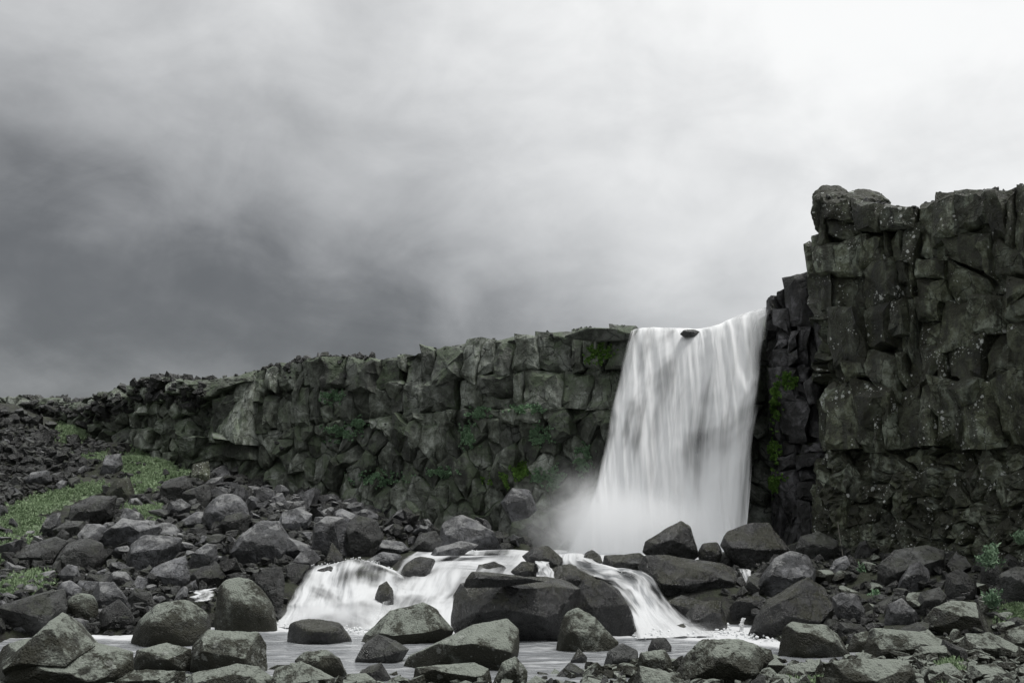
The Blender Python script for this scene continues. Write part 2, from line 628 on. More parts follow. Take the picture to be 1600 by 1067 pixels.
M['grass'] = leaf_mat('short_grass', (0.11, 0.17, 0.08), (0.34, 0.43, 0.27))
M['moss'] = leaf_mat('bright_moss', (0.07, 0.15, 0.03), (0.22, 0.38, 0.09))
M['palemoss'] = leaf_mat('pale_moss', (0.12, 0.21, 0.12), (0.30, 0.45, 0.28))
M['fern'] = leaf_mat('pale_leaves', (0.085, 0.15, 0.09), (0.30, 0.42, 0.28))


def water_sheet_mat(name, nx, ny, lo, hi, base=(0.76, 0.775, 0.785), alpha_min=0.0, shade=0.66):
    """falling white water: streaks run along the flow (uv.y), thin places let the rock behind show"""
    m, t = new_mat(name)
    out = t.node('ShaderNodeOutputMaterial')
    bs = t.node('ShaderNodeBsdfPrincipled')
    tr = t.node('ShaderNodeBsdfTranslucent')
    tp = t.node('ShaderNodeBsdfTransparent')
    uvn = t.node('ShaderNodeUVMap', uv_map='uv')
    uv = uvn.outputs[0]
    den = t.node('ShaderNodeAttribute', attribute_name='dens').outputs['Fac']
    s1 = t.noise(t.scale(uv, (nx, ny, 1)), 1.0, 4, 0.5, 0.3)
    s2 = t.noise(t.scale(uv, (nx * 4.0, ny * 1.6, 1)), 1.0, 5, 0.6, 0.2)
    s3 = t.noise(t.scale(uv, (nx * 0.42, ny * 2.4, 1)), 1.0, 3, 0.5, 0.5)
    st = t.math('ADD', t.math('MULTIPLY', s1, 0.38), t.math('ADD', t.math('MULTIPLY', s2, 0.16), t.math('MULTIPLY', s3, 0.46)))
    a = t.math('ADD', st, den)
    al = t.rng(a, lo, hi, alpha_min, 1.0)
    wide = t.math('ADD', t.math('MULTIPLY', s1, 0.35), t.math('MULTIPLY', s3, 0.65))
    wide = t.math('ADD', wide, t.math('MULTIPLY', den, 0.35))
    colr = t.mix(t.rng(wide, 0.43, 0.60), tuple(c * shade for c in base), base)
    t.put(bs.inputs['Base Color'], colr)
    bs.inputs['Roughness'].default_value = 0.6
    bs.inputs['Specular IOR Level'].default_value = 0.3
    t.put(tr.inputs[0], colr)
    b = t.node('ShaderNodeBump')
    b.inputs['Strength'].default_value = 0.35
    b.inputs['Distance'].default_value = 0.5
    t.put(b.inputs['Height'], t.math('ADD', s1, s3))
    t.put(bs.inputs['Normal'], b.outputs[0])
    mx = t.node('ShaderNodeMixShader')
    mx.inputs[0].default_value = 0.10
    t.l.new(bs.outputs[0], mx.inputs[1])
    t.l.new(tr.outputs[0], mx.inputs[2])
    m2 = t.node('ShaderNodeMixShader')
    t.put(m2.inputs[0], al)
    t.l.new(tp.outputs[0], m2.inputs[1])
    t.l.new(mx.outputs[0], m2.inputs[2])
    t.l.new(m2.outputs[0], out.inputs[0])
    return m


M['fall'] = water_sheet_mat('falling_water', 9, 1.1, 0.44, 0.68, (0.93, 0.94, 0.945), shade=0.72)
M['rapid'] = water_sheet_mat('rushing_water', 6, 1.2, 0.42, 0.66, (0.66, 0.672, 0.68), shade=0.52)

m, t = new_mat('river_water')
o_ = t.node('ShaderNodeOutputMaterial')
bs = t.node('ShaderNodeBsdfPrincipled')
geo = t.node('ShaderNodeNewGeometry')
fo = t.node('ShaderNodeAttribute', attribute_name='foam').outputs['Fac']
wp = t.scale(geo.outputs['Position'], (0.55, 1.7, 1.0))
r1 = t.noise(wp, 1.0, 5, 0.55, 0.8)
r2 = t.noise(wp, 3.2, 4, 0.5, 0.5)
fm = t.math('ADD', fo, t.math('ADD', t.math('MULTIPLY', t.math('SUBTRACT', r1, 0.5), 1.1), t.math('MULTIPLY', t.math('SUBTRACT', r2, 0.5), 0.55)))
fmask = t.rng(fm, 0.28, 0.85)
t.put(bs.inputs['Base Color'], t.mix(fmask, (0.22, 0.23, 0.24), (0.62, 0.63, 0.64)))
t.put(bs.inputs['Roughness'], t.rng(fmask, 0, 1, 0.16, 0.65))
bs.inputs['IOR'].default_value = 1.33
b = t.node('ShaderNodeBump')
b.inputs['Strength'].default_value = 0.6
b.inputs['Distance'].default_value = 0.25
t.put(b.inputs['Height'], t.math('ADD', r1, t.math('MULTIPLY', r2, 0.4)))
t.put(bs.inputs['Normal'], b.outputs[0])
t.l.new(bs.outputs[0], o_.inputs[0])
M['water'] = m

# ------------------------------------------------------------------ ground
UPPER = 1.45        # level of the plunge pool
G = []              # control points x, y, z


def gp(u, v, Y):
    G.append(P(u, v, Y))


def gz(u, Y, z):
    p = P(u, 800, Y)
    G.append(np.array((p[0], Y, z)))


# grassy bank, rising to the broken end of the cliff
for u, v, Y in [(-150, 960, 27), (20, 965, 28), (120, 960, 29), (240, 950, 29.5), (330, 935, 30.5), (400, 920, 31.5),
                (-150, 900, 33), (30, 900, 34), (150, 900, 34), (280, 890, 34), (400, 890, 33.5), (450, 890, 33.5),
                (-150, 820, 40), (30, 845, 39), (150, 845, 40), (280, 835, 41), (400, 845, 40), (480, 865, 37), (560, 868, 37), (640, 858, 38.5), (740, 850, 40.5),
                (-150, 760, 47), (30, 790, 46), (150, 790, 46.5), (280, 792, 46.5), (400, 800, 46), (520, 815, 44), (640, 812, 44.5), (740, 815, 44), (800, 840, 42.5),
                (-150, 700, 54), (20, 745, 52), (120, 745, 53), (200, 752, 52), (290, 762, 51.5), (330, 768, 52), (420, 778, 51),
                (20, 690, 58), (110, 705, 58), (200, 715, 57), (290, 738, 55), (-150, 640, 62), (10, 630, 64), (60, 650, 64), (115, 668, 63), (170, 690, 60)]:
    gp(u, v, Y)
# upper pool bed and the lip below it
for u in (660, 740, 820, 900, 1000, 1100):
    gz(u, 36.0, 1.05)
    gz(u, 40.0, 1.0)
    gz(u, 43.5, 1.0)
for u in (470, 560, 640, 720, 800, 880, 960):
    gz(u, 33.2, 0.75)
    gz(u, 31.3, -0.1)
# lower pool bed
for u in (380, 470, 560, 650, 740, 830, 920, 1010, 1100, 1180):
    gz(u, 29.3, -0.55)
    gz(u, 26.0, -0.55)
    gz(u, 23.5, -0.5)
for u in (40, 130, 200, 280):
    gz(u, 26.6, -0.25)
# near bank
for u in (-200, 0, 200, 400, 600, 800, 1000, 1200, 1400, 1600, 1800):
    gz(u, 18.5, 0.12)
    gz(u, 15.0, 0.30)
    gz(u, 8.0, 0.9)
for u in (0, 200, 400, 600, 800):
    gz(u, 21.0, -0.12)
for u in (1000, 1200, 1400, 1600, 1800):
    gz(u, 22.0, 0.12)
# bank under the tall cliff
for u, v, Y in [(1230, 985, 27.5), (1320, 975, 27.5), (1450, 985, 26.0), (1600, 990, 25), (1750, 990, 25),
                (1200, 935, 31), (1300, 930, 31), (1420, 930, 29.5), (1560, 930, 28.5), (1750, 930, 27.5),
                (1090, 905, 33), (1150, 905, 33.0), (1250, 880, 35), (1350, 880, 34.5), (1450, 880, 33), (1590, 880, 31), (1750, 880, 29),
                (1100, 868, 36.5), (1180, 862, 38), (1240, 855, 39.5), (1330, 860, 37.5), (1420, 862, 35.5)]:
    gp(u, v, Y)
for x, y, z in [(0, 0, 1.4), (-15, 0, 1.6), (15, 0, 1.4), (0, -12, 1.8), (-35, 5, 2.0), (-30, 20, 1.5), (30, 0, 1.8), (25, 12, 1.0),
                (-40, 40, 5.0), (-55, 55, 9.5), (-60, 20, 6), (-70, 90, 10.3), (0, -60, 4), (-90, 0, 6), (60, -20, 5)]:
    G.append(np.array((x, y, z), float))
G = np.array(G)


def ground_raw(x, y):
    x = np.asarray(x, float)
    y = np.asarray(y, float)
    num = np.zeros_like(x)
    den = np.zeros_like(x)
    for gx, gy, gzv in G:
        d2 = (x - gx) ** 2 + (y - gy) ** 2 + 0.25
        wgt = d2 ** -1.9
        num += wgt * gzv
        den += wgt
    return num / den


# paths of the three cliff faces (photo pixel, distance)
PATH_L = [(-420, 56), (-200, 62), (-60, 66), (20, 67.5), (70, 66.5), (130, 62), (230, 58.5), (330, 57), (420, 55.5), (570, 52.5), (700, 50), (830, 47.8), (950, 46.2), (1000, 45.9), (1100, 45.0), (1200, 44.0), (1260, 43.6), (1330, 43.4)]
PATH_B = [(1216, 48.5), (1212, 46), (1208, 43.4), (1212, 42.3), (1230, 41.8), (1262, 41.5), (1290, 41.6), (1325, 41.9)]
PATH_T = [(1310, 46.5), (1296, 43.5), (1281, 41.0), (1278, 39.6), (1292, 38.9), (1352, 37.9), (1440, 35.9), (1520, 34.3), (1600, 32.5), (1700, 30.6), (1850, 28.0), (2150, 25.0)]


def pxy(path):
    return np.array([P(u, 800, Y)[:2] for u, Y in path])


_rim = np.concatenate([pxy(PATH_L)[:-2], pxy(PATH_T)[3:]])
_o = np.argsort(_rim[:, 0])
RIM_X, RIM_Y = _rim[_o, 0], _rim[_o, 1]


def ground_z(x, y):
    x = np.asarray(x, float)
    y = np.asarray(y, float)
    z = ground_raw(x, y)
    yc = np.interp(x, RIM_X, RIM_Y, left=RIM_Y[0] + 3, right=RIM_Y[-1])
    beh = np.clip((y - yc - 3.6) / 0.8, 0, 1)
    return z * (1 - beh) + 9.9 * beh


xs = np.concatenate([np.array([-1800, -900, -400, -200, -120, -85]), np.arange(-66, 40, 0.3), np.array([45, 60, 90, 150, 300, 700, 1800])])
ys = np.concatenate([np.array([-1500, -600, -200, -80, -40, -20]), np.arange(-10, 72, 0.3), np.array([76, 85, 100, 140, 250, 600, 2000])])
gx, gy = np.meshgrid(xs, ys)
gzv = ground_z(gx.ravel(), gy.ravel())
gv = np.stack([gx.ravel(), gy.ravel(), gzv], 1)
gv[:, 2] += 0.10 * fbm(gv * np.array((1, 1, 0)) * 0.9, 4) - 0.04

def inside(poly, u, v):
    c = np.zeros(np.shape(u), bool)
    n = len(poly)
    for i in range(n):
        (x1, y1), (x2, y2) = poly[i], poly[i - 1]
        if y1 != y2:
            c ^= ((y1 > v) != (y2 > v)) & (u < (x2 - x1) * (v - y1) / (y2 - y1) + x1)
    return c


GRASS = [([(186, 712), (215, 703), (262, 722), (292, 735), (296, 742), (262, 752), (235, 768), (205, 772), (200, 748)], 5200),
         ([(92, 668), (110, 660), (128, 668), (130, 682), (112, 692), (94, 688)], 1500),
         ([(20, 792), (70, 772), (128, 757), (165, 758), (168, 768), (120, 778), (70, 800), (24, 812)], 3600),
         ([(118, 713), (160, 708), (160, 718), (130, 722)], 700),
         ([(-10, 815), (30, 800), (70, 815), (55, 850), (10, 880), (-10, 880)], 2600),
         ([(-10, 915), (30, 900), (70, 892), (82, 910), (60, 928), (-10, 936)], 2000),
         ([(190, 795), (255, 790), (256, 800), (245, 815), (205, 812)], 1400),
         ([(1450, 1058), (1490, 1030), (1500, 1048), (1480, 1070)], 700),
         ([(1240, 1067), (1262, 1054), (1276, 1060), (1270, 1075)], 600),
         ([(1560, 965), (1580, 948), (1610, 946), (1610, 975), (1575, 978)], 1500)]


def project(x, y, z):
    yy = np.maximum(y, 0.5)
    Xc, dz = x, z - EYE
    fw = math.cos(TH) * yy + math.sin(TH) * dz
    upc = -math.sin(TH) * yy + math.cos(TH) * dz
    return 800 + F * Xc / fw, 533.5 - F * upc / fw


gu, gvv = project(gv[:, 0], gv[:, 1], gv[:, 2])
edge_n = fbm(gv * np.array((0.9, 0.9, 0)), 4, 0.6, seed=61)
gu, gvv = gu + 34 * edge_n, gvv + 16 * fbm(gv * np.array((0.8, 0.8, 0)), 4, 0.6, seed=62)
turf = np.zeros(len(gv))
for poly, _n in GRASS:
    turf = np.maximum(turf, (inside(poly, gu, gvv) & (gv[:, 1] > 10)).astype(float))
me = np_mesh('ground', gv, grid_faces(len(xs), len(ys)), M['ground'], True, None, None, {'turf': turf})
tag(link('ground', me), kind='structure')


def raycast(u, v, water=True, y0=13.0, y1=75.0, step=0.1):
    """distance (m ahead) at which the sight line through a photo pixel meets the ground or the water"""
    d = dirpx(u, v)
    Y = np.arange(y0, y1, step)
    X = d.x / d.y * Y
    Z = EYE + d.z / d.y * Y
    g = ground_raw(X, Y)
    if water:
        g = np.maximum(g, 0.0)
    hit = np.nonzero(Z <= g)[0]
    return float(Y[hit[0]]) if len(hit) else None


# ------------------------------------------------------------------ cliffs
def smooth1(a, n):
    if n < 2:
        return a
    k = np.hanning(n + 2)[1:-1]
    k /= k.sum()
    return np.convolve(np.pad(a, n, mode='edge'), k, 'same')[n:-n]


class Cliff:
    def __init__(self, path, rim, zbot, res, soft=0.6, ymax=999.0):
        self.ymax = ymax
        pts = pxy(path)
        seg = np.linalg.norm(np.diff(pts, axis=0), axis=1)
        sk = np.concatenate([[0], np.cumsum(seg)])
        self.L = sk[-1]
        self.ns = int(self.L / res)
        self.s = np.linspace(0, self.L, self.ns)
        x = np.interp(self.s, sk, pts[:, 0])
        y = np.interp(self.s, sk, pts[:, 1])
        n = max(1, int(soft / res)) | 1
        self.x, self.y = smooth1(x, n), smooth1(y, n)
        tx, ty = np.gradient(self.x), np.gradient(self.y)
        tx, ty = smooth1(tx, n), smooth1(ty, n)
        l = np.hypot(tx, ty)
        self.nx, self.ny = ty / l, -tx / l
        self.u = 800 + F * self.x / self.y          # photo column of each station
        self.ztop = np.array([P(u, np.interp(u, [r[0] for r in rim], [r[1] for r in rim]), min(Y, ymax))[2] for u, Y in zip(self.u, self.y)])
        self.ztop = self.ztop - 1.5 * np.clip((self.y - ymax) / 1.0, 0, 1)
        self.zbot = zbot
        self.res = res

    def z_at(self, knots):
        """height along the face of a joint drawn as photo points (u, v)"""
        ku, kv = [k[0] for k in knots], [k[1] for k in knots]
        return np.array([P(u, np.interp(u, ku, kv), min(Y, self.ymax))[2] for u, Y in zip(self.u, self.y)])

    # joints are placed on the part of the path nearer than ymax

    def s_at(self, u):
        i = int(np.argmin(np.abs(self.u - u) + 1000.0 * (self.y > self.ymax)))
        return self.s[i]


def worley(S, Z, cell, seed, tilt, amp, asp=1.0):
    """chipped planes: each point takes the plane of its nearest jittered seed"""
    q = np.stack([S, Z * asp], 1) / cell
    ip = np.floor(q).astype(np.int64)
    best = np.full(len(q), 99.0)
    out = np.zeros(len(q))
    for dx in (-1, 0, 1):
        for dz in (-1, 0, 1):
            cx, cz = ip[:, 0] + dx, ip[:, 1] + dz
            h1 = _prm[_prm[(cx + seed) & 255] + ((cz + 31 * seed) & 255)]
            h2, h3, h4, h5 = _prm[h1 + 17], _prm[h1 + 91], _prm[h1 + 140], _prm[h1 + 203]
            px, pz = cx + h1 / 255.0, cz + h2 / 255.0
            ex, ez = q[:, 0] - px, q[:, 1] - pz
            d = ex * ex + ez * ez
            v = (h3 / 127.5 - 1) * amp + cell * tilt * ((h4 / 127.5 - 1) * ex + (h5 / 127.5 - 1) * ez)
            m = d < best
            best = np.where(m, d, best)
            out = np.where(m, v, out)
    return out


def clip_poly(poly, n, d):
    """part of a convex polygon with n.p <= d"""
    r = []
    m = len(poly)
    for i in range(m):
        p, q = poly[i], poly[(i + 1) % m]
        a, b = n @ p - d, n @ q - d
        if a <= 0:
            r.append(p)
        if (a < 0 < b) or (b < 0 < a):
            r.append(p + (q - p) * (a / (a - b)))
    return r


def course_cells(cl, bounds, joints, rng, split=0.4, skip=None):
    """rows of columns between joints; cells are polygons on the face (s, z)"""
    out = []
    for k in range(len(bounds) - 1):
        J = np.concatenate([[0.0], np.sort(joints[k]), [cl.L]])
        sl = rng.uniform(-0.10, 0.10, len(J))
        sl[0] = sl[-1] = 0
        zt = lambda s: float(np.interp(s, cl.s, bounds[k]))
        zb = lambda s: float(np.interp(s, cl.s, bounds[k + 1]))
        for i in range(len(J) - 1):
            lo, hi = J[i], J[i + 1]
            if hi - lo < 0.12 or (skip and skip((lo + hi) / 2)):
                continue
            top = k == 0
            t0 = zt(lo) + (rng.uniform(-0.10, 0.16) if top else 0)
            t1 = zt(hi) + (rng.uniform(-0.10, 0.16) if top else 0)
            j0, j1 = (rng.uniform(-0.42, 0.42, 2) if k < len(bounds) - 2 else (0, 0))
            t0, t1 = t0 + (0 if top else rng.uniform(-0.12, 0.18)), t1 + (0 if top else rng.uniform(-0.12, 0.18))
            h0, h1 = t0 - zb(lo) - j0, t1 - zb(hi) - j1
            if min(h0, h1) < 0.12:
                continue
            A, B_ = np.array((lo - sl[i] * h0 * .5, zb(lo) + j0)), np.array((hi - sl[i + 1] * h1 * .5, zb(hi) + j1))
            C_, D_ = np.array((hi + sl[i + 1] * h1 * .5, t1)), np.array((lo + sl[i] * h0 * .5, t0))
            n = 1
            if rng.uniform() < split:
                n = 2 if max(h0, h1) < 2.2 else rng.randint(2, 4)
            fr0 = np.sort(np.concatenate([[0, 1], (np.arange(1, n) + rng.uniform(-.25, .25, n - 1)) / n]))
            fr1 = np.clip(fr0 + np.concatenate([[0], rng.uniform(-.10, .10, n - 1), [0]]), 0, 1)
            for q in range(n):
                out.append([A + (D_ - A) * fr0[q], B_ + (C_ - B_) * fr1[q], B_ + (C_ - B_) * fr1[q + 1], A + (D_ - A) * fr0[q + 1]])
    return out


def voronoi_cells(cl, seeds, zlo, zhi, stretch=1.0):
    """broken irregular blocks; zlo/zhi are heights along the face that bound them"""
    out = []
    sc = np.array((1.0, stretch))
    sd = seeds * sc
    for i, p in enumerate(sd):
        d = np.linalg.norm(sd - p, axis=1)
        nb = np.argsort(d)[1:15]
        poly = [p + np.array(q) * 3.0 for q in ((-1, -1), (1, -1), (1, 1), (-1, 1))]
        for j in nb:
            n = sd[j] - p
            poly = clip_poly(poly, n, n @ (sd[j] + p) / 2)
            if not poly:
                break
        if not poly:
            continue
        poly = [q / sc for q in poly]
        s0 = seeds[i, 0]
        for arr, sg in ((zhi, 1), (zlo, -1)):
            z0, z1 = np.interp(s0 - 0.6, cl.s, arr), np.interp(s0 + 0.6, cl.s, arr)
            m = (z1 - z0) / 1.2
            n = np.array((-m, 1.0)) * sg
            poly = clip_poly(poly, n, n @ np.array((s0, (z0 + z1) / 2)))
            if not poly:
                break
        if poly:
            poly = clip_poly(poly, np.array((-1.0, 0)), 0.0)
        if poly:
            poly = clip_poly(poly, np.array((1.0, 0)), cl.L)
        if len(poly) < 3:
            continue
        q = np.array(poly)
        ar = 0.5 * abs(np.sum(q[:, 0] * np.roll(q[:, 1], -1) - q[:, 1] * np.roll(q[:, 0], -1)))
        if ar > 0.03:
            out.append(poly)
    return out


def face_point(cl, s, z, d):
    x, y = np.interp(s, cl.s, cl.x), np.interp(s, cl.s, cl.y)
    return np.stack([x + np.interp(s, cl.s, cl.nx) * d, y + np.interp(s, cl.s, cl.ny) * d, z], 1)


def split_long(V, Fc, lim):
    """cut triangles at the middle of their long edges until none is longer than lim (sides keep to the rim)"""
    V = [tuple(v) for v in V]
    F_ = [tuple(f) for f in Fc]
    P_ = np.array(V)
    for _ in range(3):
        mid = {}
        P_ = np.array(V)
        out = []

        def m_(i, j):
            key = (i, j) if i < j else (j, i)
            if key not in mid:
                if np.linalg.norm(P_[i] - P_[j]) > lim:
                    V.append(tuple((P_[i] + P_[j]) / 2))
                    mid[key] = len(V) - 1
                else:
                    mid[key] = -1
            return mid[key]
        for (i, j, k) in F_:
            a_, b_, c_ = m_(i, j), m_(j, k), m_(k, i)
            n_ = (a_ >= 0) + (b_ >= 0) + (c_ >= 0)
            if n_ == 0:
                out.append((i, j, k))
            elif n_ == 3:
                out += [(i, a_, c_), (a_, j, b_), (c_, b_, k), (a_, b_, c_)]
            else:
                while a_ < 0 or (n_ == 2 and c_ >= 0 and b_ < 0) or (n_ == 2 and b_ < 0):
                    i, j, k, a_, b_, c_ = j, k, i, b_, c_, a_
                if n_ == 1:
                    out += [(i, a_, k), (a_, j, k)]
                else:
                    out += [(i, a_, k), (a_, b_, k), (a_, j, b_)]
        done = len(out) == len(F_)
        F_ = out
        if done:
            break
    return np.array(V), np.array(F_)


def block(cl, poly, rng, prof, off, tilt, chip, gap, dlim, rough=0.0):
    """one jointed block: broken front of a few planes, worn rim, sides running back into the cliff"""
    B = []
    m = len(poly)
    for i in range(m):
        p, q = np.array(poly[i]), np.array(poly[(i + 1) % m])
        l = np.linalg.norm(q - p)
        B.append(p)
        n = int(l / 0.55)
        for t in range(1, n + 1):
            B.append(p + (q - p) * (t / (n + 1)) + rng.uniform(-0.02, 0.02, 2))
    B = np.array(B)
    # shared warp, so that neighbours still fit
    q3 = np.stack([B[:, 0], B[:, 1], B[:, 0] * 0], 1)
    B = B + np.stack([0.13 * fbm(q3 * 0.9, 3, seed=1) + 0.06 * fbm(q3 * 3, 2, seed=2), 0.15 * fbm(q3 * 0.8, 3, seed=3) + 0.06 * fbm(q3 * 3, 2, seed=4)], 1)
    B = B + rng.uniform(-0.05, 0.05, B.shape)
    c = B.mean(0)
    dv = B - c
    ln = np.linalg.norm(dv, axis=1)
    B = c + dv * (np.clip(1 - gap * rng.uniform(0.0, 1.2, len(B)) / (ln + 1e-6), 0.5, 1) * rng.uniform(0.98, 1.18))[:, None]
    m = len(B)
    ext = B.max(0) - B.min(0)
    base = float(prof(c[:1], c[1:2])[0])
    o = base + float(np.clip(rng.normal(0, off), -1.6 * off, 1.8 * off))
    tx, tz = rng.normal(0, tilt), rng.normal(-0.04, tilt * 0.8)
    plane = lambda p: o + tx * (p[:, 0] - c[0]) + tz * (p[:, 1] - c[1])
    d0 = plane(B) - rng.uniform(0.03, 0.16, m) - (rng.uniform(size=m) < 0.30) * rng.uniform(0.05, chip, m)
    # one or two flakes broken off along a straight line
    for _ in range(2):
        if rng.uniform() < 0.6:
            an = rng.uniform(0, 2 * math.pi)
            nrm = np.array((math.cos(an), math.sin(an)))
            sup = (nrm * ext * 0.5)
            cut = np.abs(sup).sum() * rng.uniform(0.25, 0.8)
            d0 = d0 - rng.uniform(0.3, 0.9) * np.maximum(0, (B - c) @ nrm - cut)
    fr = rng.uniform(0.55, 0.86, m)
    I = c + (B - c) * fr[:, None]
    d1 = plane(I) + rng.uniform(-0.035, 0.05, m)
    cp = c + ext * rng.uniform(-0.14, 0.14, 2)
    dc = plane(cp[None])[0] + rng.uniform(-0.02, 0.10)
    S = np.concatenate([B[:, 0], B[:, 0], I[:, 0], [cp[0]]])
    Z = np.concatenate([B[:, 1], B[:, 1], I[:, 1], [cp[1]]])
    Dd = np.concatenate([np.full(m, base - 0.9), np.minimum(d0, dlim), np.minimum(d1, dlim + 0.03), [min(dc, dlim + 0.05)]])
    V = face_point(cl, np.clip(S, 0, cl.L), Z, Dd)
    Fc = []
    for i in range(m):
        j = (i + 1) % m
        Fc += [(i, j, m + j), (i, m + j, m + i), (m + i, m + j, 2 * m + j), (m + i, 2 * m + j, 2 * m + i), (2 * m + i, 2 * m + j, 3 * m)]
    Fc = np.array(Fc)
    V, Fc = split_long(V, Fc, 0.24)
    q = V * np.array((1, 1, 1.0))
    hn = np.array((float(np.interp(c[0], cl.s, cl.nx)), float(np.interp(c[0], cl.s, cl.ny)), 0.0))
    ro = 0.075 * fbm(q * 1.3, 3, 0.55, seed=51) + 0.065 * fbm(q * 4.2, 3, 0.6, seed=52) + rough * 0.10 * fbm(q * np.array((2.6, 2.6, 5.0)), 3, 0.6, seed=53, ridge=True)
    ro = ro + 0.05 * np.abs(fbm(q * np.array((2.0, 2.0, 0.7)), 2, seed=54))
    V = V + hn * ro[:, None] * 1.2
    V[:, 2] += 0.05 * fbm(q * 3.1, 3, 0.6, seed=55)
    return V, Fc, float(ext[0] * ext[1])


def build_cliff(cl, name, mat, cells, rng, prof, params, rimn=0.25, cap=4.0, capdir=(0, 1), limit=290, minarea=0.10, dlim=None, roughf=lambda s, z: 0.0):
    ns = cl.ns
    zt = cl.ztop - 0.10 + 0.6 * rimn * fbm(np.stack([cl.s * 0.9, cl.s * 0, cl.s * 0], 1), 4, 0.6, seed=rng.uniform(0, 9))
    cl.zt = zt
    nz = int(float((zt - cl.zbot).max()) / cl.res)
    S = np.tile(cl.s, nz)
    Tz = np.repeat(np.linspace(0, 1, nz), ns)
    ZT = np.tile(zt, nz)
    Z = cl.zbot + (ZT - cl.zbot) * Tz
    Q = np.stack([np.tile(cl.x, nz), np.tile(cl.y, nz), Z], 1)
    Dp = prof(S, Z) - 0.50 + 0.12 * fbm(Q * 0.8, 3, seed=5) + 0.10 * fbm(Q * 2.6, 3, 0.6, seed=6) + worley(S, Z, 0.4, 9, 0.6, 0.05)
    V = face_point(cl, S, Z, Dp)
    capV = []
    nc = max(3, int(cap / 0.22))
    top = V[-ns:]
    for j in range(1, nc + 1):
        b = j / nc * cap
        q = top + np.array((capdir[0], capdir[1], 0)) * b
        q[:, 2] = zt + 0.14 * (1 - math.exp(-b)) * fbm(q * 0.8, 4, 0.6, seed=9) - (1.2 if j == nc else 0)
        capV.append(q)
    V = np.concatenate([V] + capV)
    Fq = grid_faces(ns, nz + nc)
    root = link(name, np_mesh(name, V, Fq, mat, True, 30))
    tag(root, kind='structure')
    allV, allF, n0 = [V], [np.concatenate([Fq[:, [0, 1, 2]], Fq[:, [0, 2, 3]]])], len(V)
    made = []
    for poly in cells:
        sc = float(np.mean([p[0] for p in poly]))
        off, tilt, chip, gap = params(sc, float(np.mean([p[1] for p in poly])))
        v, f, ar = block(cl, poly, rng, prof, off, tilt, chip, gap, 9.0 if dlim is None else dlim(sc), roughf(sc, float(np.mean([p[1] for p in poly]))))
        u = float(np.interp(sc, cl.s, cl.u))
        vis = -40 < u < 1640 and v[:, 1].mean() < cl.ymax + 0.6
        made.append((ar if vis else ar * 0.02, v, f))
        allV.append(v)
        allF.append(f + n0)
        n0 += len(v)
    made.sort(key=lambda t: -t[0])
    rv, rf, k = [], [], 0
    for i, (ar, v, f) in enumerate(made):
        if i < limit and ar > minarea:
            c_ = v.mean(0)
            link('rock_block', np_mesh('rock_block', v - c_, f, mat, True, 24), root, c_)
        else:
            rv.append(v)
            rf.append(f + k)
            k += len(v)
    if rv:
        tag(link('broken_rock', np_mesh('broken_rock', np.concatenate(rv), np.concatenate(rf), mat, True, 24), root), kind='stuff')
    cl.bvh = BVHTree.FromPolygons([tuple(v) for v in np.concatenate(allV).tolist()], np.concatenate(allF).tolist())
    cl.root = root
    return root


def jit_joints(cl, u0, u1, wid, rng):
    """joint positions about wid metres apart between two photo columns"""
    s0, s1 = cl.s_at(u0), cl.s_at(u1)
    r, s = [], s0
    while s < s1:
        r.append(s)
        s += wid * rng.choice([0.45, 0.7, 0.9, 1.1, 1.5, 1.9]) * rng.uniform(0.85, 1.15)
    return np.array(r)


def seeds_between(cl, s0, s1, z0, z1, cs, cz, rng, jit=0.45):
    out = []
    for r, zz in enumerate(np.arange(z0, z1, cz)):
        for ss in np.arange(s0, s1, cs):
            out.append((ss + (0.5 * cs if r % 2 else 0) + rng.uniform(-jit, jit) * cs, zz + rng.uniform(-jit, jit) * cz))
    return np.array(out)


# --- the long low face beside and behind the fall
RIM_L = [(-420, 560), (-100, 600), (0, 622), (18, 620), (26, 612), (36, 626), (60, 627), (90, 620), (100, 628), (132, 632), (150, 618), (200, 605), (215, 590), (260, 587), (300, 597), (400, 588), (412, 572), (470, 562), (540, 560), (572, 570),
         (600, 561), (660, 545), (700, 539), (800, 527), (880, 521), (940, 515), (1000, 518), (1060, 520), (1100, 523), (1160, 503), (1200, 492), (1260, 480), (1340, 478)]
cl = CL_L = Cliff(PATH_L, RIM_L, 0.2, 0.11, soft=1.0)
rngL = np.random.RandomState(11)
z_mid = cl.z_at([(0, 700), (230, 665), (330, 690), (420, 670), (570, 655), (700, 642), (800, 640), (950, 634), (1340, 630)])
z_up = cl.z_at([(0, 660), (230, 630), (420, 618), (570, 605), (700, 595), (830, 585), (950, 575), (1340, 570)])
z_low = cl.z_at([(0, 760), (330, 725), (570, 712), (700, 706), (830, 712), (950, 720), (1340, 720)])
joints = [jit_joints(cl, 336, 1330, 0.82, rngL), jit_joints(cl, 336, 1330, 0.92, rngL)]
s33 = cl.s_at(335)
zbotL = np.full(cl.ns, 0.3)
cellsL = course_cells(cl, [cl.ztop, z_up, z_mid], joints, rngL, 0.14, lambda s: s < s33)
sd = seeds_between(cl, s33 - 0.4, cl.L, 0.0, 8.6, 1.02, 0.92, rngL)
cellsL += voronoi_cells(cl, sd, zbotL, z_mid, 0.70)
sd = seeds_between(cl, 0.0, s33 - 0.3, 1.5, 11.5, 0.85, 0.62, rngL, 0.5)
cellsL += voronoi_cells(cl, sd, zbotL, cl.ztop, 0.9)


def params_L(s, z):
    if s < s33:
        return 0.28, 0.45, 0.35, 0.05
    if z > np.interp(s, cl.s, z_mid):
        return 0.20, 0.22, 0.25, 0.03
    return 0.20, 0.36, 0.32, 0.02


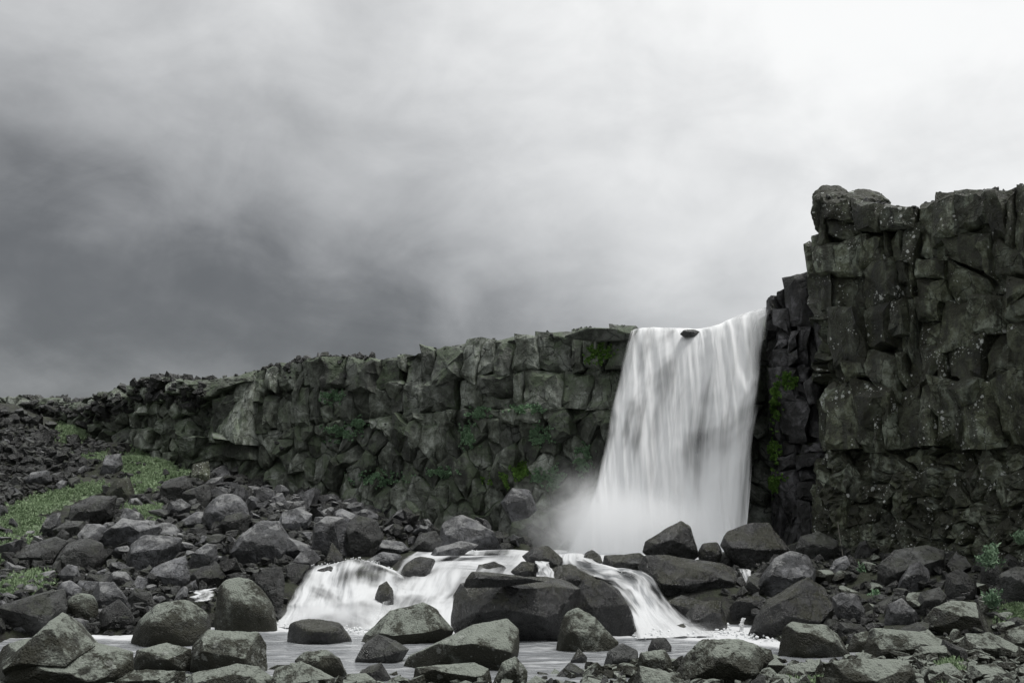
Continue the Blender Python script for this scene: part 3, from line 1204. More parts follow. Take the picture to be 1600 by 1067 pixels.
def prof_L(S, Z):
    cl = CL_L
    dt = np.interp(S, cl.s, cl.ztop) - Z
    u = np.interp(S, cl.s, cl.u)
    fall = np.clip((u - 975) / 40, 0, 1)
    r = 0.30 * np.exp(-dt / 0.5) - 0.35 * np.exp(-((dt - 1.3) / 0.9) ** 2) * (u > 560) - 0.15 * np.clip(dt / 8, 0, 1) + 0.5 * np.clip((dt - 5.5) / 4, 0, 1)
    zl = np.interp(S, cl.s, z_mid)
    r = r - 0.22 * np.exp(-((Z - zl) / 0.10) ** 2) + 0.16 * np.exp(-((Z - zl + 0.5) / 0.4) ** 2)
    return r * (1 - 0.4 * fall) - 0.45 * fall


build_cliff(cl, 'cliff', M['cliff'], cellsL, rngL, prof_L, params_L, 0.25, 4.0, (0, 1), 296, 0.12, lambda s: 0.15 if s > CL_L.s_at(985) else 9.0, lambda s, z: 0.9 if s < s33 else 0.3)

# --- wet buttress between the fall and the tall cliff
RIM_B = [(1180, 482), (1197, 480), (1205, 466), (1222, 455), (1240, 444), (1258, 435), (1275, 432), (1335, 425)]
cl = CL_B = Cliff(PATH_B, RIM_B, 0.2, 0.08, soft=0.5, ymax=43.2)
rngB = np.random.RandomState(5)
bB = [cl.ztop] + [cl.z_at([(1190, v), (1330, v - 5)]) for v in (520, 575, 625, 690, 740, 800)] + [cl.z_at([(1190, 950), (1330, 950)])]
jB = [jit_joints(cl, 1212, 1322, 0.7, rngB) for _ in range(len(bB))]
for q in range(len(jB)):
    jB[q] = np.concatenate([np.arange(0.6, cl.s_at(1212) - 0.3, 0.9), jB[q]])
cellsB = course_cells(cl, bB, jB, rngB, 0.55)


def prof_B(S, Z):
    cl = CL_B
    z0 = np.interp(S, cl.s, cl.z_at([(1190, 735), (1330, 735)]))
    return 0.25 * np.clip((z0 - Z) / 0.6, 0, 1) - 0.25 * np.exp(-((Z - z0) / 0.25) ** 2)


build_cliff(cl, 'cliff_buttress', M['buttress'], cellsB, rngB, prof_B, lambda s, z: (0.20, 0.34, 0.30, 0.03), 0.15, 3.0, (0.2, 1), 160, 0.05,
            lambda s: 0.0 if s < CL_B.s_at(1224) else 0.22)

# --- the tall jointed cliff
RIM_T = [(1200, 300), (1268, 312), (1300, 308), (1345, 306), (1378, 312), (1395, 318), (1440, 324), (1462, 315), (1480, 308), (1520, 302), (1552, 297), (1570, 303), (1600, 292), (1700, 280), (1900, 260), (2300, 240)]
cl = CL_T = Cliff(PATH_T, RIM_T, 0.0, 0.09, soft=0.45, ymax=39.9)
rngT = np.random.RandomState(23)
bT = [cl.ztop,
      cl.z_at([(1270, 392), (1300, 384), (1345, 372), (1400, 365), (1440, 352), (1490, 368), (1530, 362), (1570, 360), (1600, 388), (1700, 380), (2200, 350)]),
      cl.z_at([(1270, 430), (1320, 424), (1354, 420), (1400, 408), (1450, 400), (1490, 410), (1545, 432), (1600, 440), (2200, 420)]),
      cl.z_at([(1270, 496), (1320, 490), (1360, 485), (1420, 472), (1470, 468), (1500, 474), (1560, 466), (1600, 463), (2200, 440)]),
      cl.z_at([(1270, 566), (1350, 560), (1400, 556), (1440, 548), (1520, 525), (1600, 508), (2200, 500)]),
      cl.z_at([(1270, 628), (1290, 612), (1330, 592), (1400, 612), (1470, 590), (1540, 605), (1600, 580), (2200, 580)]),
      cl.z_at([(1270, 700), (1350, 702), (1430, 698), (1520, 700), (1600, 690), (2200, 680)]),
      ]
uT = [(1300, 1350, 1392, 1442, 1480, 1514, 1566, 1590), (1288, 1352, 1402, 1446, 1494, 1552), (1286, 1355, 1432, 1492, 1548), (1300, 1356, 1404, 1428, 1476, 1530, 1572),
      (1322, 1360, 1406, 1442, 1484, 1540, 1580), (1290, 1346, 1392, 1408, 1470, 1512, 1562), (1300, 1340, 1398, 1460, 1530, 1575), (1300, 1350, 1400, 1450, 1500, 1550, 1600), (1290, 1340, 1370, 1420, 1470, 1520, 1580)]
jT = []
for k, us in enumerate(uT):
    far = jit_joints(cl, 1625, 2140, 1.3, rngT)
    back = np.arange(0.5, cl.s_at(1286) - 0.3, 1.2) + rngT.uniform(-0.2, 0.2)
    ex = [cl.s_at(u) for u in rngT.uniform(1290, 1600, 3)] if k < 6 else []
    jT.append(np.concatenate([[cl.s_at(u) for u in us], ex, far]))


cellsT = course_cells(cl, bT, jT[:len(bT) - 1], rngT, 0.08)
sd = seeds_between(cl, 0.0, cl.L, -0.6, 7.5, 1.05, 0.58, rngT, 0.62)
cellsT += voronoi_cells(cl, sd, np.full(cl.ns, 0.1), bT[-1], 1.1)


def params_T(s, z):
    if z > np.interp(s, CL_T.s, bT[-1]):
        return 0.15, 0.16, 0.25, 0.02
    return 0.09, 0.20, 0.22, -0.06


def prof_T(S, Z):
    cl = CL_T
    ZT = np.interp(S, cl.s, cl.ztop)
    zc = np.interp(S, cl.s, bT[6])
    zl = np.interp(S, cl.s, bT[5])
    z3 = np.interp(S, cl.s, bT[3])
    r = -0.45 * np.exp(-((Z - zc + 0.25) / 0.35) ** 2) + 0.35 * np.exp(-((Z - (zl + zc) / 2) / 0.7) ** 2)
    r = r - 0.15 * np.exp(-((Z - z3) / 0.12) ** 2) + 0.45 * np.clip((zc - Z) / 3.5, 0, 1)
    uc = np.interp(S, cl.s, cl.u)
    corner = np.where(S < cl.s_at(1286), 1.0, 0.0) * np.clip((1300 - uc) / 10, 0, 1)
    ztp = np.interp(S, cl.s, bT[1])
    r = r - corner * (0.55 * np.clip((Z - ztp + 0.5) / 0.2, 0, 1) + 0.25)
    crumb = np.clip((1.2 - (ZT - Z)) / 1.0, 0, 1)
    q = np.stack([S, Z, Z * 0], 1)
    return r + crumb * 0.22 * fbm(q * 1.8, 4, 0.6, seed=35)


build_cliff(cl, 'tall_cliff', M['tower'], cellsT, rngT, prof_T, params_T, 0.3, 4.0, (0.35, 0.94), 296, 0.08, dlim=lambda s: 0.0 if s < CL_T.s_at(1296) else 9.0, roughf=lambda s, z: 2.2 if z < np.interp(s, CL_T.s, bT[-1]) else 0.2)

# ------------------------------------------------------------------ river
xs = np.arange(-12, 14, 0.11)
ys = np.arange(17, 33, 0.11)
wx, wy = np.meshgrid(xs, ys)
wx, wy = wx.ravel(), wy.ravel()


def seg_dist(x, y, pts):
    d = np.full(len(x), 99.0)
    for (ax, ay), (bx, by) in zip(pts[:-1], pts[1:]):
        vx, vy = bx - ax, by - ay
        t = np.clip(((x - ax) * vx + (y - ay) * vy) / (vx * vx + vy * vy), 0, 1)
        d = np.minimum(d, np.hypot(x - ax - t * vx, y - ay - t * vy))
    return d


def flat(u, v, z=0.0):
    Y = (z - EYE) / (dirpx(u, v).z / dirpx(u, v).y)
    return P(u, v, Y)[:2]


f1 = seg_dist(wx, wy, [flat(430, 972), flat(540, 968), flat(640, 974), flat(720, 978)])
f2 = seg_dist(wx, wy, [flat(985, 986), flat(1060, 984), flat(1120, 988), flat(1205, 998)])
f3 = seg_dist(wx, wy, [flat(-40, 996), flat(60, 993), flat(200, 993), flat(330, 1000)])
foam = np.maximum.reduce([1.6 - f1 / 2.6, 1.6 - f2 / 1.6, 1.1 - f3 / 1.2])
foam = np.maximum(foam, 0.36)
wz = 0.03 * fbm(np.stack([wx * 0.9, wy * 1.6, wx * 0], 1), 4, 0.55) + 0.09 * np.clip(foam, 0, 1) * fbm(np.stack([wx * 2.2, wy * 2.2, wx * 0 + 5], 1), 3)
river = link('river', np_mesh('river', np.stack([wx, wy, wz], 1), grid_faces(len(xs), len(ys)), M['water'], True, None, None, {'foam': foam}))
tag(river, kind='structure')

# plunge pool above the cascades
xs = np.arange(-6.6, 10.6, 0.14)
ys = np.arange(33.6, 46.2, 0.14)
wx, wy = np.meshgrid(xs, ys)
wx, wy = wx.ravel(), wy.ravel()
uu = 800 + F * wx / wy
foam = 0.75 + 0.5 * fbm(np.stack([wx * 0.6, wy * 0.35, wx * 0], 1), 3)
foam = foam + 0.5 * np.clip((wy - 39) / 3, 0, 1)
wz = UPPER + 0.05 * fbm(np.stack([wx * 0.8, wy * 0.8, wx * 0], 1), 4, 0.55) - 0.9 * np.clip((655 + 2.2 * (wy - 36) - uu) / 40, 0, 1) - 1.0 * np.clip((uu - 960 - 8 * (wy - 35)) / 60, 0, 1) * (wy < 40) - 0.35 * np.clip((35.2 - wy) / 1.6, 0, 1)
pool = link('plunge_pool', np_mesh('plunge_pool', np.stack([wx, wy, wz], 1), grid_faces(len(xs), len(ys)), M['water'], True, None, None, {'foam': foam}))
tag(pool, kind='structure')


def px_net(cols, nu, nv):
    return net([[P(*q) for q in c] for c in cols], nu, nv)


def white_water(name, label, cat, cols, nu, nv, mat, amp, fx, fz, dens, seed, shift=(0, 0, 0), extra=None, parent=None, lump=0.0, wob=0.10):
    V, uv = px_net(cols, nu, nv)
    a, b = uv[:, 0], uv[:, 1]
    q = np.stack([V[:, 0] * fx, b * fz, V[:, 0] * 0], 1)
    k = amp * (fbm(q, 3, 0.5, seed=seed) + 0.30 * fbm(q * np.array((2.6, 1.5, 1)), 3, 0.5, seed=seed + 1))
    thin = np.zeros(len(V))
    if lump:
        q2 = np.stack([V[:, 0] * 0.8, b * 2.2, V[:, 0] * 0 + seed], 1)
        k = k + lump * 0.6 * fbm(q2, 2, 0.45, seed=seed + 2)
        rs_ = np.random.RandomState(int(seed * 10))
        for _ in range(11):
            ca, cb = rs_.uniform(0.05, 0.95), rs_.uniform(0.12, 0.85)
            wa, wb = rs_.uniform(0.06, 0.16), rs_.uniform(0.07, 0.14)
            g_ = np.exp(-((a - ca) / wa) ** 2 - ((b - cb) / np.where(b > cb, wb * 1.8, wb)) ** 2)
            k = k + lump * rs_.uniform(0.4, 1.1) * g_
            thin = np.maximum(thin, rs_.uniform(0.04, 0.20) * np.exp(-((a - ca) / (wa * 0.8)) ** 2 - ((b - cb - 0.02) / (wb * 0.8)) ** 2))
    V[:, 0] += wob * fbm(np.stack([a * 3, b * 5, a * 0], 1), 3, 0.55, seed=seed + 3)
    if extra is not None:
        k = k + extra(a, b)
    V = V + np.array(shift)
    V[:, 1] -= k
    V[:, 2] += 0.25 * k * np.clip(b * 3, 0, 1)
    me = np_mesh(name, V, grid_faces(nu, nv), mat, True, None, uv + np.array((seed * 0.37, seed * 0.21)), {'dens': dens(a, b) - thin})
    o = link(name, me, parent)
    if label:
        tag(o, label, cat)
    return o


# --- the fall: three curtains one behind the other
FALL = [[(985, 516, 46.6), (984, 521, 45.5), (964, 585, 44.9), (944, 680, 44.5), (926, 770, 44.2), (884, 866, 43.4)],
        [(1018, 514, 46.1), (1016, 518, 45.0), (1004, 590, 44.4), (985, 680, 44.0), (970, 770, 43.7), (955, 866, 43.3)],
        [(1060, 515, 45.4), (1060, 519, 44.4), (1052, 590, 43.8), (1038, 680, 43.4), (1026, 770, 43.1), (1016, 868, 42.8)],
        [(1112, 512, 44.5), (1104, 520, 43.6), (1096, 590, 43.1), (1087, 680, 42.8), (1080, 770, 42.5), (1075, 868, 42.3)],
        [(1168, 490, 43.8), (1152, 500, 42.8), (1142, 590, 42.2), (1131, 680, 41.9), (1124, 770, 41.7), (1118, 866, 41.5)],
        [(1208, 478, 43.0), (1203, 489, 42.0), (1194, 585, 41.5), (1179, 680, 41.2), (1171, 770, 41.1), (1162, 860, 41.0)]]


def fall_dens(a, b):
    edge = 0.34 * np.clip(1 - a / 0.13, 0, 1) * np.clip(b * 2.0, 0.15, 1) + 0.26 * np.clip(1 - (1 - a) / 0.09, 0, 1) * np.clip(b * 3, 0.2, 1)
    mid = 0.06 * np.exp(-((a - 0.60) / 0.17) ** 2 - ((b - 0.50) / 0.13) ** 2) + 0.10 * np.exp(-((a - 0.25) / 0.07) ** 2 - ((b - 0.62) / 0.08) ** 2)
    topr = 0.07 * np.clip((a - 0.6) / 0.2, 0, 1) * np.clip((0.45 - b) / 0.2, 0, 1)
    return 0.155 + 0.19 * np.clip((b - 0.6) / 0.35, 0, 1) + 0.10 * np.clip(1 - b / 0.12, 0, 1) - edge - mid - topr


def ledge(a, b):
    # the water leaps off a ledge on its side by the buttress
    sm = lambda x: np.clip(x, 0, 1) ** 2 * (3 - 2 * np.clip(x, 0, 1))
    n = 0.05 * np.sin(a * 37) + 0.03 * np.sin(a * 71 + 1)
    return 0.35 * sm((a - 0.80) / 0.12) * sm((b - 0.37 - n * 0.5) / 0.06) * np.clip(1.2 - b, 0, 1) + 0.28 * sm((a - 0.60) / 0.2) * sm((b - 0.52 - n) / 0.10) * np.clip(1.1 - b, 0, 1)


fall = white_water('waterfall', 'tall white waterfall pouring over the cliff lip into the misty pool', 'waterfall', FALL, 240, 260, M['fall'], 0.30, 1.15, 1.1, fall_dens, 3.0, extra=ledge)
white_water('curtain', None, None, FALL, 200, 200, M['fall'], 0.30, 1.5, 0.9, lambda a, b: fall_dens(a, b) + 0.02, 7.3, (0.05, 0.38, -0.05), parent=fall)
white_water('curtain', None, None, FALL, 160, 160, M['fall'], 0.25, 0.9, 0.7, lambda a, b: fall_dens(a, b) - 0.02, 12.9, (0.0, 0.7, -0.12), parent=fall)


def edge_dens(base, e=0.10, amt=0.5, l_=True, r_=True):
    return lambda a, b: base - amt * np.clip(1 - np.minimum(a * (1 if l_ else 99), (1 - a) * (1 if r_ else 99)) / e, 0, 1) * np.clip(b * 6, 0, 1) - 0.25 * np.clip(1 - b / 0.06, 0, 1)


# --- cascades between the boulders
white_water('cascade', 'broad frothing cascade tumbling beside the tall rounded boulder', 'cascade',
            [[(486, 884, 34.0), (474, 889, 33.2), (462, 912, 32.2), (452, 936, 31.3), (442, 958, 30.6), (428, 978, 29.6)],
             [(520, 880, 34.2), (512, 887, 33.2), (500, 912, 32.0), (490, 938, 31.1), (482, 958, 30.4), (474, 982, 29.3)],
             [(556, 872, 34.4), (552, 882, 33.2), (545, 910, 32.0), (538, 938, 31.0), (532, 960, 30.3), (528, 984, 29.2)],
             [(590, 880, 34.2), (588, 887, 33.2), (582, 912, 32.0), (578, 938, 31.0), (576, 960, 30.2), (576, 985, 29.1)],
             [(622, 893, 33.8), (632, 903, 33.0), (636, 922, 32.0), (636, 942, 31.1), (636, 962, 30.3), (640, 984, 29.1)]],
            150, 130, M['rapid'], 0.30, 1.3, 2.0, lambda a, b: edge_dens(0.11, 0.13, 0.32, True, False)(a, b) + 0.16 * np.clip((b - 0.45) / 0.3, 0, 1), 1.4, lump=0.5)
white_water('cascade', 'wide smooth cascade sweeping down from the pool beside the huge square block', 'cascade',
            [[(648, 861, 38.0), (632, 872, 35.4), (612, 895, 33.2), (604, 920, 31.8), (598, 948, 30.6), (588, 976, 29.4)],
             [(690, 862, 38.5), (680, 873, 35.4), (658, 896, 33.2), (641, 924, 31.7), (632, 950, 30.6), (625, 978, 29.4)],
             [(745, 860, 39.5), (735, 874, 35.2), (706, 899, 32.9), (682, 928, 31.4), (668, 953, 30.5), (658, 980, 29.3)],
             [(800, 858, 40.5), (790, 874, 35.2), (757, 902, 32.6), (728, 931, 31.1), (708, 957, 30.2), (696, 982, 29.2)],
             [(840, 862, 40.5), (838, 878, 35.0), (812, 906, 32.4), (790, 934, 31.0), (770, 960, 30.0), (760, 985, 29.0)]],
            150, 130, M['rapid'], 0.22, 1.3, 1.2, lambda a, b: 0.13 + 0.08 * np.clip((b - 0.6) / 0.3, 0, 1) - 0.20 * np.exp(-((a - 0.62) / 0.2) ** 2 - ((b - 0.2) / 0.09) ** 2) - 0.22 * np.exp(-((a - 0.18) / 0.10) ** 2 - ((b - 0.40) / 0.12) ** 2) - 0.3 * np.clip(1 - (1 - a) / 0.06, 0, 1) - 0.3 * np.clip(1 - a / 0.06, 0, 1) * (b < 0.5), 4.2, lump=0.22)
white_water('cascade', 'steep chute of white water under the long dark rock', 'cascade',
            [[(878, 866, 36.0), (874, 884, 34.0), (890, 904, 32.6), (930, 918, 31.9), (958, 938, 31.0), (980, 966, 30.0), (994, 998, 26.8)],
             [(890, 864, 36.2), (890, 880, 34.2), (920, 898, 32.9), (962, 912, 32.1), (986, 934, 31.2), (1008, 964, 30.2), (1030, 996, 27.0)],
             [(905, 864, 36.4), (910, 878, 34.3), (950, 893, 33.1), (990, 904, 32.3), (1014, 930, 31.3), (1040, 962, 30.3), (1072, 994, 27.2)],
             [(922, 866, 36.5), (930, 878, 34.4), (975, 890, 33.3), (1012, 898, 32.4), (1036, 928, 31.4), (1072, 962, 30.3), (1122, 992, 27.4)]],
            90, 150, M['rapid'], 0.32, 1.7, 2.0, lambda a, b: 0.12 + 0.10 * np.clip((b - 0.75) / 0.2, 0, 1) - 0.14 * np.exp(-((b - 0.28) / 0.12) ** 2) * (a < 0.8) - 0.3 * np.clip(1 - np.minimum(a, 1 - a) / 0.15, 0, 1) * np.clip((b - 0.3) * 6, 0, 1), 8.8, lump=0.40)
white_water('cascade', 'short little fall dropping from under the flat dark boulder', 'cascade',
            [[(834, 876, 33.2), (837, 881, 32.7), (841, 893, 32.5), (844, 912, 32.2)],
             [(845, 876, 33.2), (848, 881, 32.7), (852, 893, 32.5), (856, 912, 32.2)],
             [(856, 877, 33.2), (859, 882, 32.7), (864, 893, 32.5), (868, 912, 32.2)]],
            30, 50, M['rapid'], 0.08, 3.0, 1.2, edge_dens(0.14, 0.12, 0.2), 2.2)
white_water('cascade', 'thin trickle falling between two dark boulders onto a ledge', 'cascade',
            [[(1152, 888, 33.2), (1155, 891, 32.6), (1159, 905, 32.4), (1160, 920, 32.3), (1156, 937, 32.1)],
             [(1162, 888, 33.2), (1165, 891, 32.6), (1169, 905, 32.4), (1171, 920, 32.3), (1168, 936, 32.1)],
             [(1171, 889, 33.2), (1174, 892, 32.6), (1178, 905, 32.4), (1181, 920, 32.3), (1180, 934, 32.1)]],
            30, 60, M['rapid'], 0.06, 3.5, 1.0, edge_dens(0.10, 0.12, 0.2), 5.5)
white_water('cascade', 'tiny spout of water dribbling into the foam below the ledge', 'cascade',
            [[(1159, 964, 29.0), (1157, 974, 28.9), (1155, 989, 28.8)], [(1161, 964, 29.0), (1159, 974, 28.9), (1157, 989, 28.8)], [(1164, 965, 29.0), (1162, 974, 28.9), (1160, 989, 28.8)]],
            12, 30, M['rapid'], 0.01, 3.0, 1.0, edge_dens(0.2, 0.1, 0.1), 6.5)
white_water('cascade', 'small white rapid behind the tall rounded boulder', 'cascade',
            [[(292, 924, 31.4), (296, 930, 30.6), (298, 940, 29.8)], [(316, 920, 31.4), (318, 927, 30.6), (318, 938, 29.8)], [(342, 916, 31.4), (342, 924, 30.6), (342, 936, 29.8)]],
            40, 30, M['rapid'], 0.10, 2.5, 1.5, edge_dens(0.10, 0.3, 0.4), 9.5, wob=0.3)

